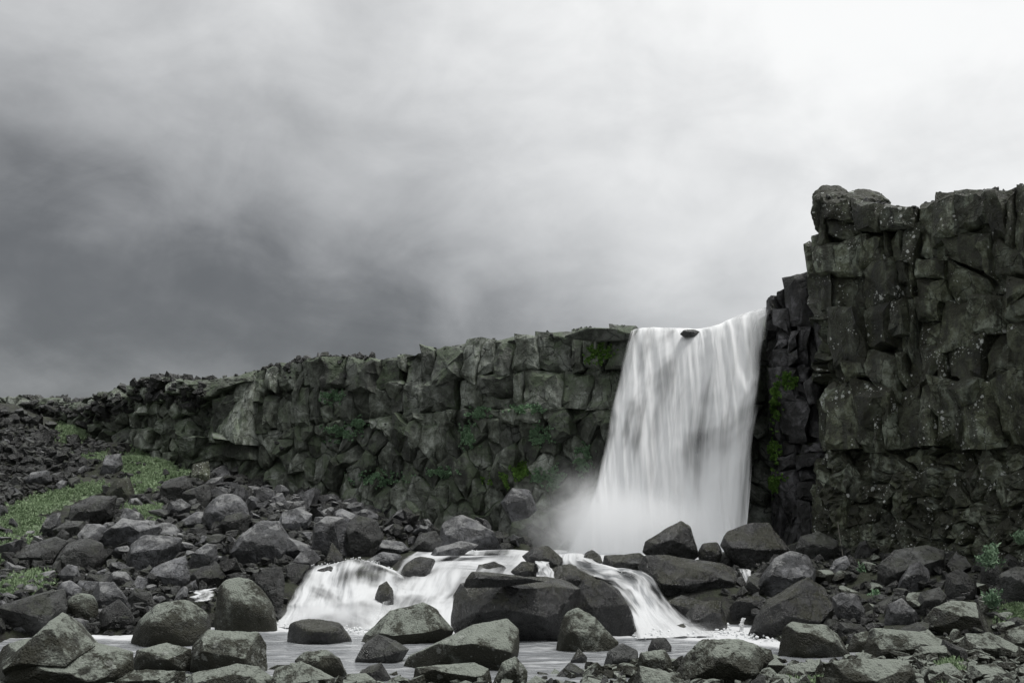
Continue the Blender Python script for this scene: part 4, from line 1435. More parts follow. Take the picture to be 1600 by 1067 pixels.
# ------------------------------------------------------------------ boulders
# (material, softness, label, outline(s) in photo pixels, options)
GR, DK, WT, LI = 'grey', 'dark', 'wet', 'lichen'
HERO = [
    # near bank and pool, from the grassy side to the tall cliff
    (LI, 16, 'big pale peaked boulder with a sharp summit on the near bank', [[(-30, 1040), (0, 1008), (40, 998), (145, 1004), (208, 1016), (210, 1045), (150, 1085), (0, 1095)], [(20, 1004), (60, 975), (86, 957), (102, 961), (130, 995), (150, 1008), (110, 1070), (40, 1060)]], dict(front=.72, level=5)),
    (LI, 12, 'smooth dome boulder with a pale top beside the tall rounded boulder', [[(192, 1006), (215, 970), (245, 942), (290, 935), (325, 953), (334, 978), (305, 1012), (230, 1018)]], dict(level=5)),
    (LI, 9, 'tall rounded upright boulder standing at the edge of the cascade', [[(330, 975), (334, 925), (345, 905), (370, 898), (396, 906), (425, 940), (443, 985), (428, 998), (350, 992)]], dict(level=5, front=.7)),
    (LI, 24, 'blocky boulder speckled with dark pits in front of the tall rounded boulder', [[(298, 1045), (303, 1010), (325, 985), (400, 989), (417, 1005), (420, 1045), (380, 1060), (310, 1058)]], dict(level=5, front=.85, drop=.06)),
    (LI, 22, 'low layered slab with a pale rim beside the pitted blocky boulder', [[(205, 1042), (214, 1016), (258, 1005), (298, 1014), (300, 1045), (215, 1055)]], dict(front=.85, drop=.05)),
    (LI, 16, 'flat pale stone lying below the layered slab', [[(118, 1080), (165, 1053), (225, 1047), (292, 1048), (300, 1080)]], {}),
    (LI, 16, 'long low stone with a pale crest below the pitted blocky boulder', [[(262, 1085), (300, 1052), (370, 1038), (402, 1042), (425, 1060), (430, 1090)]], {}),
    (LI, 18, 'rough mossy hump by the water below the low black boulder', [[(418, 1085), (430, 1045), (470, 1034), (522, 1058), (530, 1085)]], {}),
    (LI, 18, 'knobbly dark boulder on the water edge behind the rough mossy hump', [[(460, 1032), (475, 1018), (510, 1016), (530, 1028), (546, 1052), (530, 1064), (480, 1050)]], dict(rough=.06)),
    (WT, 11, 'low black boulder with two humps lying in the foam', [[(442, 996), (450, 973), (480, 965), (505, 970), (532, 972), (555, 997), (548, 1008), (480, 1010), (448, 1004)]], dict(level=5)),
    (LI, 26, 'angular olive boulder with a ridge below the wide smooth cascade', [[(566, 996), (572, 985), (610, 955), (660, 942), (680, 952), (696, 970), (708, 982), (690, 1008), (640, 1012), (575, 1002)]], dict(level=5)),
    (DK, 18, 'small pointed dark boulder against the foot of the angular olive boulder', [[(546, 1036), (570, 1005), (590, 991), (620, 1003), (638, 1014), (615, 1038), (580, 1041)]], {}),
    (LI, 18, 'large pale sloping slab before the huge square block', [[(614, 1047), (640, 1020), (690, 1000), (740, 976), (790, 968), (808, 985), (806, 1018), (790, 1042), (700, 1055)]], dict(level=5, front=.6, lichen_more=1)),
    (LI, 20, 'flat topped stone with a straight upper edge below the pale sloping slab', [[(642, 1080), (650, 1042), (740, 1036), (762, 1045), (772, 1080)]], dict(front=.85, drop=.05)),
    (LI, 14, 'rounded stone wedged beside the flat topped stone near the water', [[(768, 1065), (784, 1036), (806, 1025), (824, 1048), (822, 1080)]], {}),
    (DK, 16, 'small dark stone with a pale cap between the mossy hump and the pale slab', [[(552, 1056), (575, 1041), (595, 1035), (612, 1058), (592, 1068)]], {}),
    (LI, 14, 'little pale stone below the pointed dark boulder', [[(528, 1080), (540, 1053), (570, 1052), (592, 1066), (590, 1085)]], {}),
    (WT, 20, 'huge square dark block standing in the middle of the river', [[(707, 972), (711, 930), (722, 913), (762, 905), (850, 902), (882, 909), (905, 920), (907, 962), (882, 1008), (810, 1014), (720, 990)]], dict(level=5, front=.86, drop=.07, thick=.8, deep=.1, mat2=1)),
    (WT, 22, 'dark capping slab lying on the corner of the huge square block', [[(718, 918), (738, 893), (770, 894), (830, 902), (850, 908), (800, 914)]], dict(Y=25.9, deep=0)),
    (WT, 20, 'tall dark boulder leaning on the huge square block beside the chute', [[(900, 925), (914, 905), (940, 907), (966, 922), (986, 955), (998, 990), (985, 1003), (950, 1005), (905, 995)]], dict(level=5, front=.75)),
    (LI, 16, 'grey triangular boulder propped in front of the huge square block', [[(867, 1018), (875, 980), (886, 955), (904, 949), (930, 965), (966, 998), (955, 1018), (900, 1026)]], dict(level=5, lichen_more=1)),
    (DK, 14, 'dome shaped dark stone at the end of the pool below the triangular boulder', [[(939, 1038), (950, 1018), (972, 1004), (996, 1015), (997, 1036), (960, 1043)]], {}),
    (WT, 18, 'small black stone poking out of the pool below the triangular boulder', [[(889, 1032), (904, 1012), (917, 1026), (915, 1038)]], {}),
    (DK, 16, 'low dark stone in the shallows under the small black stone', [[(862, 1058), (890, 1034), (912, 1046), (914, 1062)]], {}),
    (DK, 12, 'small rounded dark stone sitting alone before the foam of the chute', [[(1011, 1012), (1019, 997), (1040, 995), (1050, 1009), (1047, 1022), (1015, 1021)]], {}),
    (LI, 14, 'pitted hump of rock below the small rounded dark stone', [[(994, 1042), (1000, 1019), (1040, 1015), (1053, 1040), (1040, 1058), (1005, 1054)]], dict(rough=.06)),
    (LI, 14, 'broad mossy mound of rock at the water edge below the chute', [[(1040, 1062), (1070, 1028), (1096, 1001), (1150, 998), (1186, 1010), (1190, 1038), (1140, 1072), (1070, 1075)]], dict(level=5, rough=.06)),
    (LI, 22, 'slanting slab with a pale edge at the foot of the mossy mound', [[(975, 1085), (1000, 1040), (1040, 1048), (1075, 1072), (1080, 1090)]], {}),
    (LI, 18, 'dark hollow stone between the mossy mound and the ridged grey rocks', [[(1180, 1040), (1186, 1010), (1205, 1015), (1214, 1040), (1190, 1050)]], {}),
    (LI, 16, 'grey speckled boulder with a flat top at the end of the foam', [[(1213, 1022), (1225, 980), (1240, 972), (1290, 977), (1310, 990), (1329, 1017), (1290, 1033), (1230, 1034)]], dict(level=5, front=.72)),
    (LI, 14, 'small grey stone leaning on the speckled boulder with a flat top', [[(1322, 1010), (1335, 990), (1360, 984), (1364, 1010), (1338, 1024)]], {}),
    (LI, 20, 'wide flat slab with a dark hole under its edge', [[(1348, 1024), (1362, 982), (1400, 984), (1450, 989), (1482, 1004), (1440, 1024), (1400, 1030)]], dict(level=5, front=.8, drop=.2)),
    (LI, 16, 'broad smooth dome boulder below the pale leafy plant', [[(1436, 974), (1460, 950), (1490, 939), (1530, 942), (1550, 964), (1562, 992), (1500, 996), (1450, 990)]], dict(level=5)),
    (LI, 24, 'wedge shaped grey boulder below the broad smooth dome boulder', [[(1494, 1016), (1510, 990), (1550, 989), (1592, 1010), (1602, 1028), (1540, 1030), (1500, 1024)]], dict(level=5)),
    (LI, 20, 'long pale slab lying in front of the wide flat slab', [[(1278, 1085), (1286, 1036), (1350, 1029), (1430, 1034), (1438, 1052), (1405, 1085)]], dict(level=5)),
    (LI, 16, 'narrow pale stone beside the long pale slab at the water edge', [[(1198, 1062), (1228, 1041), (1280, 1030), (1290, 1046), (1240, 1068)]], {}),
    (LI, 16, 'low stone with a pale cap below the wedge shaped boulder', [[(1500, 1062), (1520, 1040), (1556, 1036), (1580, 1052), (1560, 1070)]], {}),
    (LI, 16, 'small pale stone between the long pale slab and the wedge shaped boulder', [[(1440, 1062), (1452, 1042), (1486, 1036), (1504, 1052), (1480, 1072)]], {}),
    (LI, 16, 'dark stone with a light top under the edge of the wide flat slab', [[(1426, 1024), (1440, 1010), (1478, 1008), (1496, 1024), (1460, 1036)]], {}),
    (LI, 14, 'rounded grey stone beyond the wedge shaped boulder under the green tuft', [[(1560, 1012), (1575, 985), (1610, 975), (1640, 1000), (1610, 1020)]], {}),
    # in and round the cascades
    (WT, 20, 'flat dark boulder balanced at the lip above the cascades', [[(816, 869), (835, 855), (856, 853), (880, 871), (876, 890), (862, 897), (840, 882)]], dict(Y=33.9, deep=.05)),
    (WT, 22, 'dark wedge of rock under the flat dark boulder at the lip', [[(798, 892), (815, 876), (838, 880), (838, 905), (805, 900)]], dict(Y=33.0)),
    (WT, 14, 'low dark rock washed by water at the start of the steep chute', [(  (846, 908), (860, 886), (892, 881), (930, 896), (952, 926), (900, 936))], dict(Y=33.4)),
    (WT, 24, 'small square dark rock on the pool edge beside the lip boulder', [[(906, 884), (914, 864), (925, 858), (938, 868), (948, 893), (925, 890)]], dict(Y=35.2)),
    (WT, 20, 'low black rock between the square rock and the long dark rock', [[(938, 888), (945, 868), (962, 868), (1000, 864), (1012, 872), (1010, 893), (960, 896)]], dict(Y=34.6)),
    (WT, 18, 'long dark rock bridging from the chute to the thin trickle', [[(998, 886), (1008, 868), (1040, 867), (1080, 874), (1130, 881), (1156, 894), (1159, 926), (1140, 946), (1070, 952), (1024, 920)]], dict(Y=32.2, level=5, deep=.4, front=.8)),  # deep draws its dark underside down over the shadow beneath
    (WT, 18, 'dark boulder with a slanting top perched before the waterfall', [[(1004, 861), (1008, 845), (1040, 826), (1065, 813), (1078, 818), (1083, 856), (1091, 866), (1075, 876), (1020, 866)]], dict(Y=34.5, level=5, deep=.05)),
    (WT, 12, 'small rounded dark boulder between the perched boulder and the cracked boulder', [[(1088, 864), (1098, 848), (1122, 846), (1131, 860), (1122, 880), (1095, 880)]], dict(Y=34.8)),
    (WT, 20, 'large dark boulder with a cracked pale face below the buttress', [[(1126, 852), (1136, 828), (1165, 818), (1200, 817), (1216, 835), (1236, 860), (1205, 902), (1180, 897), (1158, 882)]], dict(Y=35.4, level=5)),
    (WT, 20, 'grey faced boulder with a curved edge behind the trickle', [[(1180, 922), (1190, 900), (1212, 872), (1236, 861), (1263, 868), (1276, 890), (1271, 916), (1225, 932), (1195, 937)]], dict(Y=31.6, level=5, mat='grey', deep=.1)),
    (WT, 18, 'massive dark boulder with a rounded shoulder beside the tiny spout', [[(1163, 990), (1180, 960), (1200, 938), (1240, 915), (1265, 902), (1290, 919), (1304, 945), (1296, 968), (1240, 990), (1190, 1004)]], dict(level=5, front=.8)),
    (WT, 16, 'dark rock with a thin pale rim behind the foam of the chute', [[(1072, 960), (1085, 944), (1110, 938), (1132, 940), (1138, 972), (1116, 984), (1090, 976)]], dict(Y=28.9)),
    (WT, 18, 'added dark rock standing in for the black shadow under the long dark rock', [[(1040, 940), (1066, 930), (1104, 940), (1098, 972), (1074, 966)]], dict(Y=30.9)),  # added dark body in place of the shadow below the long rock
    (WT, 18, 'small ledge of rock catching the thin trickle', [[(1138, 950), (1150, 938), (1186, 930), (1197, 936), (1182, 954), (1150, 970)]], dict(Y=30.4)),
    (DK, 18, 'dark rock at the very edge of the broad cascade where the water spills over', [[(438, 940), (444, 898), (460, 880), (482, 884), (476, 912), (460, 950)]], dict(Y=33.3)),
    (WT, 16, 'black rock with water spilling round it inside the broad cascade', [[(584, 935), (592, 915), (604, 908), (614, 922), (616, 945), (600, 955)]], dict(Y=30.75, deep=.1)),
    (WT, 12, 'smooth dark hump half covered by the smooth cascade', [[(618, 906), (630, 882), (654, 868), (684, 872), (672, 894), (644, 914)]], dict(Y=32.95, deep=.5)),
    (WT, 16, 'small dark rock awash in the foam at the end of the chute', [[(1050, 992), (1056, 976), (1068, 974), (1084, 990), (1066, 996)]], dict(Y=28.6)),
    (WT, 18, 'dark ledge showing through the top of the broad cascade', [[(488, 910), (496, 890), (516, 884), (530, 896), (520, 915), (502, 920)]], dict(Y=32.85)),
    (WT, 18, 'grey wet rock breaking the smooth cascade below the pool', [[(738, 900), (748, 882), (772, 877), (792, 886), (778, 903), (752, 908)]], dict(Y=33.3)),
    (GR, 14, 'low smooth grey rock at the top of the broad cascade', [[(562, 878), (598, 862), (632, 866), (612, 882), (585, 886)]], dict(Y=34.6)),
    # bank under the tall cliff
    (DK, 16, 'small grey boulder in the shade beside the massive dark boulder', [[(1302, 934), (1315, 925), (1340, 929), (1356, 960), (1332, 978), (1308, 968)]], dict(mat='grey')),
    (DK, 20, 'big dark overhanging boulder against the foot of the tall cliff', [[(1368, 900), (1376, 880), (1400, 860), (1450, 852), (1478, 860), (1481, 890), (1462, 914), (1400, 912)]], dict(level=5, front=.8)),
    (GR, 20, 'tilted grey slab leaning under the overhanging boulder', [[(1392, 928), (1405, 905), (1422, 884), (1440, 875), (1457, 889), (1450, 912), (1420, 920)]], {}),
    (DK, 22, 'two faced boulder with a pale side above the wide flat slab', [[(1378, 972), (1388, 945), (1410, 934), (1440, 966), (1420, 980)]], dict(mat='grey')),
    (DK, 18, 'dark rough boulder between the two faced boulder and the smooth dome', [[(1428, 950), (1440, 925), (1470, 918), (1484, 935), (1458, 952), (1440, 965)]], {}),
    (DK, 16, 'small grey slab standing at the cliff foot below the thin root', [[(1293, 888), (1305, 874), (1324, 867), (1328, 880), (1302, 894)]], dict(mat='grey')),
    (DK, 18, 'black boulder under the pale leafy plant', [[(1530, 918), (1534, 882), (1560, 877), (1566, 915), (1550, 928)]], dict(front=.85, drop=.05)),
    (DK, 22, 'dark squared boulder beside the bright green tuft', [[(1562, 945), (1564, 895), (1585, 885), (1640, 890), (1640, 945), (1600, 955)]], dict(front=.85, drop=.05)),
    (DK, 16, 'dark stone lying between the black boulder and the overhanging boulder', [[(1474, 930), (1480, 898), (1500, 888), (1524, 905), (1526, 934), (1500, 945)]], {}),
    (DK, 16, 'dull brown stone behind the speckled flat topped boulder', [[(1306, 985), (1312, 972), (1345, 975), (1352, 985), (1330, 996)]], {}),
    (DK, 14, 'small dark stone in the gap beside the small grey boulder', [[(1268, 985), (1290, 965), (1312, 970), (1308, 985), (1285, 990)]], {}),
    (DK, 18, 'shadowed boulder at the cliff foot behind the grey faced boulder', [[(1240, 862), (1250, 838), (1280, 830), (1310, 845), (1316, 870), (1280, 880)]], {}),
    # grassy bank
    (DK, 20, 'long dark slab sloping down towards the peaked boulder', [[(-10, 985), (20, 944), (60, 928), (98, 920), (103, 950), (64, 972), (10, 995)]], dict(level=5)),
    (LI, 10, 'round dull boulder beside the long dark slab', [[(101, 965), (104, 936), (120, 925), (145, 928), (155, 945), (151, 966), (125, 973)]], {}),
    (GR, 10, 'smooth rounded stone above the round dull boulder', [[(82, 928), (95, 909), (110, 906), (130, 919), (130, 934), (102, 938)]], {}),
    (DK, 26, 'dark jagged wedge beside the round dull boulder', [[(138, 982), (160, 952), (184, 936), (200, 950), (196, 965), (216, 976), (205, 986)]], {}),
    (GR, 24, 'pale flat topped slab slanting above the jagged wedge', [[(140, 926), (150, 909), (176, 909), (214, 944), (212, 957), (182, 944), (150, 934)]], {}),
    (DK, 16, 'knobbly stone with a pale lump at its side near the dome boulder', [[(198, 937), (210, 918), (234, 924), (242, 941), (225, 954)]], {}),
    (DK, 14, 'big rounded dark boulder below the bright slanted slab', [[(84, 888), (90, 868), (102, 850), (130, 840), (160, 848), (166, 870), (150, 892), (110, 897)]], dict(level=5)),
    (DK, 26, 'thin layered slab with a white top edge beside the mossy slope', [[(12, 884), (42, 852), (84, 838), (106, 845), (86, 876), (60, 890)]], {}),
    (GR, 30, 'bright slanted slab with a dark hollow beneath it', [[(157, 836), (190, 810), (230, 814), (254, 825), (242, 836), (205, 838), (168, 866)]], dict(front=.55, level=5)),
    (GR, 14, 'plump grey boulder with a crack below the bright slanted slab', [[(196, 878), (205, 850), (226, 835), (260, 838), (284, 840), (276, 866), (250, 893), (210, 893)]], dict(level=5)),
    (GR, 34, 'light tilted flake of rock above the plump grey boulder', [[(274, 816), (308, 798), (333, 804), (326, 822), (300, 826)]], {}),
    (GR, 10, 'large smooth egg shaped boulder beneath the cliff', [[(314, 800), (326, 782), (342, 771), (366, 769), (386, 784), (396, 812), (384, 834), (345, 834), (322, 820)]], dict(level=5)),
    (DK, 22, 'brown boulder with a pointed face leaning on the egg shaped boulder', [[(338, 822), (352, 806), (378, 800), (392, 806), (385, 832), (360, 838)]], {}),
    (GR, 26, 'large rough grey slab with a sloping face in the rockfall', [[(352, 868), (374, 836), (408, 813), (434, 815), (456, 845), (464, 856), (446, 884), (400, 886), (365, 878)]], dict(level=5, rough=.045)),
    (GR, 22, 'slanting grey boulder with a dark end below the plump boulder', [[(224, 905), (240, 886), (265, 875), (288, 868), (291, 885), (298, 905), (282, 921), (255, 918)]], {}),
    (GR, 14, 'smooth low stone below the plump grey boulder', [[(163, 905), (175, 893), (196, 893), (210, 908), (195, 922)]], {}),
    (DK, 20, 'dark boulder with a grey flank near the small rapid', [[(295, 902), (312, 886), (342, 882), (354, 900), (338, 922), (310, 920)]], {}),
    (GR, 24, 'grey leaning slab behind the boulder with a dark end', [[(292, 878), (306, 860), (322, 849), (337, 851), (341, 870), (322, 893), (298, 892)]], {}),
    (GR, 22, 'small pale block under the big rounded dark boulder', [[(88, 902), (106, 881), (120, 884), (128, 901), (106, 911)]], {}),
    (GR, 22, 'small square stone beside the plump grey boulder', [[(168, 894), (171, 880), (186, 877), (201, 885), (201, 896)]], {}),
    (GR, 12, 'flat pebble like stone at the far edge of the pool strip', [[(12, 980), (40, 969), (62, 974), (56, 987), (24, 991)]], {}),
    (GR, 12, 'smooth dark stone at the water strip behind the peaked boulder', [[(103, 972), (115, 965), (139, 969), (141, 982), (118, 988)]], {}),
    (DK, 20, 'dark boulder at the side of the broad cascade', [[(398, 905), (410, 889), (440, 884), (446, 910), (441, 938), (408, 942)]], {}),
    (GR, 20, 'large upright grey boulder with a broken face behind the broad cascade', [[(486, 866), (489, 822), (508, 807), (536, 809), (546, 830), (546, 866), (520, 876)]], dict(level=5, front=.85, drop=.06)),
    (DK, 20, 'dark overhanging block with a pale knob beside the upright grey boulder', [[(536, 868), (536, 822), (556, 805), (588, 812), (600, 838), (582, 862), (560, 876)]], dict(level=5, front=.8)),
    (WT, 30, 'sharp black tooth of rock above the broad cascade', [[(499, 889), (518, 847), (535, 868), (542, 884), (520, 893)]], {}),
    (GR, 24, 'faceted grey boulder at the top edge of the broad cascade', [[(448, 886), (470, 861), (490, 857), (502, 871), (482, 890), (455, 892)]], {}),
    (GR, 22, 'flat grey stone above the smooth low rock', [[(578, 866), (600, 842), (626, 845), (642, 857), (620, 868)]], {}),
    (DK, 22, 'rough dark stone between two grey slabs above the smooth cascade', [[(638, 859), (655, 834), (680, 829), (692, 846), (672, 866)]], {}),
    (GR, 24, 'large faceted boulder with a grey ridge above the smooth cascade', [[(683, 846), (692, 815), (720, 804), (736, 810), (770, 830), (792, 860), (740, 866), (710, 858)]], dict(level=5)),
    (GR, 16, 'low rounded slab at the pool edge below the faceted boulder', [[(655, 884), (680, 856), (720, 845), (748, 851), (705, 872)]], dict(Y=36.5)),
    (GR, 28, 'pale broken ledge at the foot of the cliff below green moss', [[(572, 808), (600, 780), (640, 777), (643, 802), (600, 816)]], dict(front=.85)),
    (GR, 28, 'curled pale slab at the cliff foot beside the broken ledge', [[(638, 808), (650, 786), (692, 779), (694, 796), (662, 814)]], {}),
    (GR, 30, 'wide stack of thin pale layers at the foot of the cliff', [[(688, 803), (740, 789), (792, 794), (806, 806), (762, 824), (698, 820)]], dict(front=.85)),
    (GR, 18, 'rounded grey boulder under the brightest moss cushion', [[(782, 784), (800, 762), (828, 764), (840, 792), (800, 804)]], {}),
    (DK, 20, 'dark hollow stone below the curled pale slab', [[(682, 828), (688, 808), (712, 800), (728, 806), (716, 828)]], {}),
    (GR, 24, 'grey block above the large rough slab', [[(430, 825), (440, 800), (470, 792), (488, 802), (482, 830), (455, 838)]], {}),
    (GR, 22, 'pale stone beside the grey block at the cliff foot', [[(446, 800), (455, 784), (476, 782), (486, 794), (470, 804)]], {}),
    (GR, 22, 'grey slab behind the egg shaped boulder', [[(256, 812), (262, 786), (282, 779), (300, 790), (290, 812)]], {}),
    (DK, 22, 'brown angular boulder standing above the grey slab', [[(279, 794), (291, 765), (326, 754), (332, 774), (312, 796)]], {}),
    (DK, 24, 'dark blocky outcrop along the edge of the grassy ledge', [[(246, 790), (254, 752), (288, 742), (302, 760), (272, 786)]], {}),
    (DK, 24, 'dark rock dotted with white lichen at the end of the grassy ledge', [[(298, 746), (300, 725), (325, 720), (331, 748), (312, 760)]], dict(mat='tower')),
    (DK, 14, 'dark knob with a white lichen patch on the grassy slope', [[(164, 774), (174, 750), (200, 744), (212, 766), (206, 788), (178, 790)]], dict(mat='tower')),
    (DK, 16, 'brown mossy boulder below the knob with white lichen', [[(102, 820), (110, 790), (142, 774), (182, 775), (178, 805), (132, 826)]], dict(level=5)),
    (GR, 22, 'leaning grey stone rising from the upper grass', [[(154, 740), (164, 710), (188, 706), (192, 726), (172, 744)]], {}),
    (GR, 14, 'pale topped stone among the dark scree below the broken skyline', [[(36, 754), (48, 738), (74, 734), (82, 750), (60, 764)]], {}),
    (GR, 28, 'dark pointed slab at the edge of the mossy slope', [[(58, 836), (74, 806), (94, 798), (96, 826), (78, 842)]], {}),
    (DK, 18, 'dark stone beneath the brown mossy boulder', [[(80, 828), (104, 814), (130, 814), (134, 836), (108, 846)]], {}),
    (DK, 18, 'small rounded rock on the cliff lip in the middle of the waterfall', [[(1062, 522), (1068, 515), (1084, 514), (1096, 519), (1086, 527), (1068, 527)]], dict(Y=43.75, deep=0)),
    (DK, 30, 'bulging knob of rock on the corner of the tall cliff top', [[(1266, 330), (1268, 302), (1286, 287), (1312, 288), (1334, 304), (1336, 350), (1284, 360), (1272, 350)]], dict(Y=38.9, mat='tower', deep=.2, rough=.10, level=5)),
    (DK, 30, 'hooded knob of rock beside the bulging knob on the tall cliff', [[(1304, 352), (1316, 298), (1344, 289), (1374, 297), (1394, 318), (1392, 350)]], dict(Y=38.0, mat='tower', deep=.2, rough=.10, level=5)),
]
hero_px = []         # (u, v, radius, label) for the descriptions of the smaller stones
hero_poly = []
rs = np.random.RandomState(3)
for i, (mt, k, label, outl, op) in enumerate(HERO):
    al = np.array([p for o in outl for p in o], float)
    lo, hi = al.min(0), al.max(0)
    uc = (lo[0] + hi[0]) / 2
    Y = op.get('Y')
    if Y is None:
        Y = raycast(uc, min(hi[1] - 0.10 * (hi[1] - lo[1]), 1085), y0=12)
        if Y is None:
            Y = 40.0
    C, V, Fc = traced_rock(outl, Y, 100 + i, level=op.get('level', 4), k=k, front=op.get('front', .66), drop=op.get('drop', .14),
                           thick=op.get('thick', .75), rough=op.get('rough', .035), deep=op.get('deep', .25))
    o = link('boulder', np_mesh('boulder', V, Fc, M[op.get('mat', mt)], True, 26), None, C)
    tag(o, label, 'boulder', 'traced boulders' if False else None)
    hero_px.append((uc, (lo[1] + hi[1]) / 2, hi - lo, label))
    hero_poly.append(outl)

# rock pieces that belong to the cliffs
for outl, Y, par, mt in [
        ([(1256, 380), (1268, 374), (1276, 400), (1274, 434), (1262, 436)], 40.6, CL_T.root, 'tower'),
        ([(1270, 366), (1284, 360), (1296, 364), (1298, 430), (1292, 492), (1278, 506), (1271, 440)], 39.6, CL_T.root, 'tower'),
        ([(1272, 500), (1290, 492), (1306, 520), (1300, 560), (1280, 570)], 40.2, CL_B.root, 'buttress'),
        ([(1255, 598), (1270, 585), (1286, 600), (1280, 625), (1262, 628)], 40.6, CL_B.root, 'buttress'),
        ([(1280, 622), (1300, 606), (1330, 590), (1336, 604), (1310, 640), (1286, 640)], 38.6, CL_T.root, 'tower'),
        ([(1335, 618), (1360, 608), (1406, 614), (1404, 640), (1385, 680), (1342, 660)], 36.6, CL_T.root, 'tower'),
        ([(1480, 605), (1510, 585), (1552, 598), (1545, 622), (1500, 632)], 33.4, CL_T.root, 'tower'),
        ([(876, 526), (900, 518), (942, 512), (988, 513), (1003, 518), (985, 530), (930, 532)], 45.6, CL_L.root, 'cliff'),
        ([(912, 585), (925, 562), (945, 566), (940, 592), (925, 600)], 45.6, CL_L.root, 'cliff'),
        ([(600, 600), (625, 590), (640, 600), (620, 622), (608, 618)], 50.6, CL_L.root, 'cliff'),
        ([(765, 740), (775, 710), (808, 690), (815, 705), (800, 745), (775, 760)], 47.2, CL_L.root, 'cliff')]:
    if par is CL_L.root and Y > 45.7 or outl[0][0] == 912:
        q_ = np.mean(outl, 0)
        hit = CL_L.bvh.ray_cast(Vector((0, 0, EYE)), dirpx(q_[0], q_[1]))[0]
        Y = hit.y - 0.05
    C, V, Fc = traced_rock([outl], Y, int(outl[0][0]), level=4, k=26, front=.8, drop=.06, thick=.9, deep=0.1)
    link('rock_block', np_mesh('rock_block', V, Fc, M[mt], True, 26), par, C)


# ------------------------------------------------------------------ smaller stones
REG = [  # polygon, how many, size range in photo px, material choices, squash
    ([(-20, 640), (40, 650), (110, 680), (165, 700), (110, 765), (-20, 800)], 34, (11, 26), (DK, DK, GR), 'scree slope'),
    ([(-20, 800), (60, 835), (150, 795), (330, 745), (430, 780), (830, 800), (830, 855), (640, 862), (480, 875), (420, 930), (300, 930), (200, 985), (-20, 985)], 135, (18, 52), (DK, GR, GR), 'rockfall'),
    ([(1100, 858), (1240, 850), (1610, 862), (1610, 1000), (1330, 1010), (1200, 985), (1130, 935)], 50, (16, 44), (DK, DK, LI), 'bank'),
    ([(-20, 1040), (420, 1030), (640, 1050), (860, 1048), (1000, 1030), (1210, 1010), (1610, 1000), (1610, 1085), (-20, 1085)], 64, (18, 54), (LI, LI, DK), 'near bank')]
proto = {}
rr = random.Random(5)
fills = []
for poly, cnt, (s0, s1), mats, _n in REG:
    us, vs = [p[0] for p in poly], [p[1] for p in poly]
    got, tries = 0, 0
    while got < cnt and tries < 4000:
        tries += 1
        u, v = rr.uniform(min(us), max(us)), rr.uniform(min(vs), max(vs))
        if not inside(poly, u, v):
            continue
        sz = s0 + (s1 - s0) * rr.random() ** 2.0
        if any(inside(o, u, v) or inside(o, u, v - sz * 0.4) for ol in hero_poly for o in ol):
            continue
        if any((u - f[0]) ** 2 + (v - f[1]) ** 2 < (0.5 * (sz + f[2])) ** 2 * 0.4 for f in fills):
            continue
        fills.append((u, v, sz, rr.choice(mats)))
        got += 1
for j in range(14):
    for lv in (3, 4):
        Vp, Fp = rock_shape((1, 0.9, 0.72), 500 + j, lv, planes=12 + j % 5, k=(16, 30, 22)[j % 3], rough=0.05)
        for mt in (GR, DK, LI):
            proto[(j, lv, mt)] = np_mesh('stone', Vp, Fp, M[mt], True, 26)
SIZE = lambda s: 'tiny' if s < 17 else 'small' if s < 25 else 'medium' if s < 36 else 'fair sized'
COLN = {GR: 'grey', DK: 'dark', LI: 'lichened'}
FORM = ('angular', 'blocky', 'rounded')
ORD = ('', 'second ', 'third ', 'fourth ', 'fifth ', 'sixth ', 'seventh ')


def short_ref(label):
    """the head of a boulder's own description, up to where it stands"""
    wds = label.split()
    stop = {'on', 'beside', 'standing', 'in', 'lying', 'below', 'behind', 'leaning', 'against', 'before', 'under', 'between', 'at', 'above', 'by', 'wedged', 'sloping',
            'slanting', 'perched', 'near', 'balanced', 'bridging', 'sitting', 'poking', 'inside', 'catching', 'propped', 'among', 'rising', 'along', 'beneath', 'beyond', 'speckled', 'dotted', 'half', 'with'}
    n = len(wds)
    for q, wd in enumerate(wds):
        if q >= 3 and wd in stop:
            n = q
            break
    return ' '.join(wds[:n])


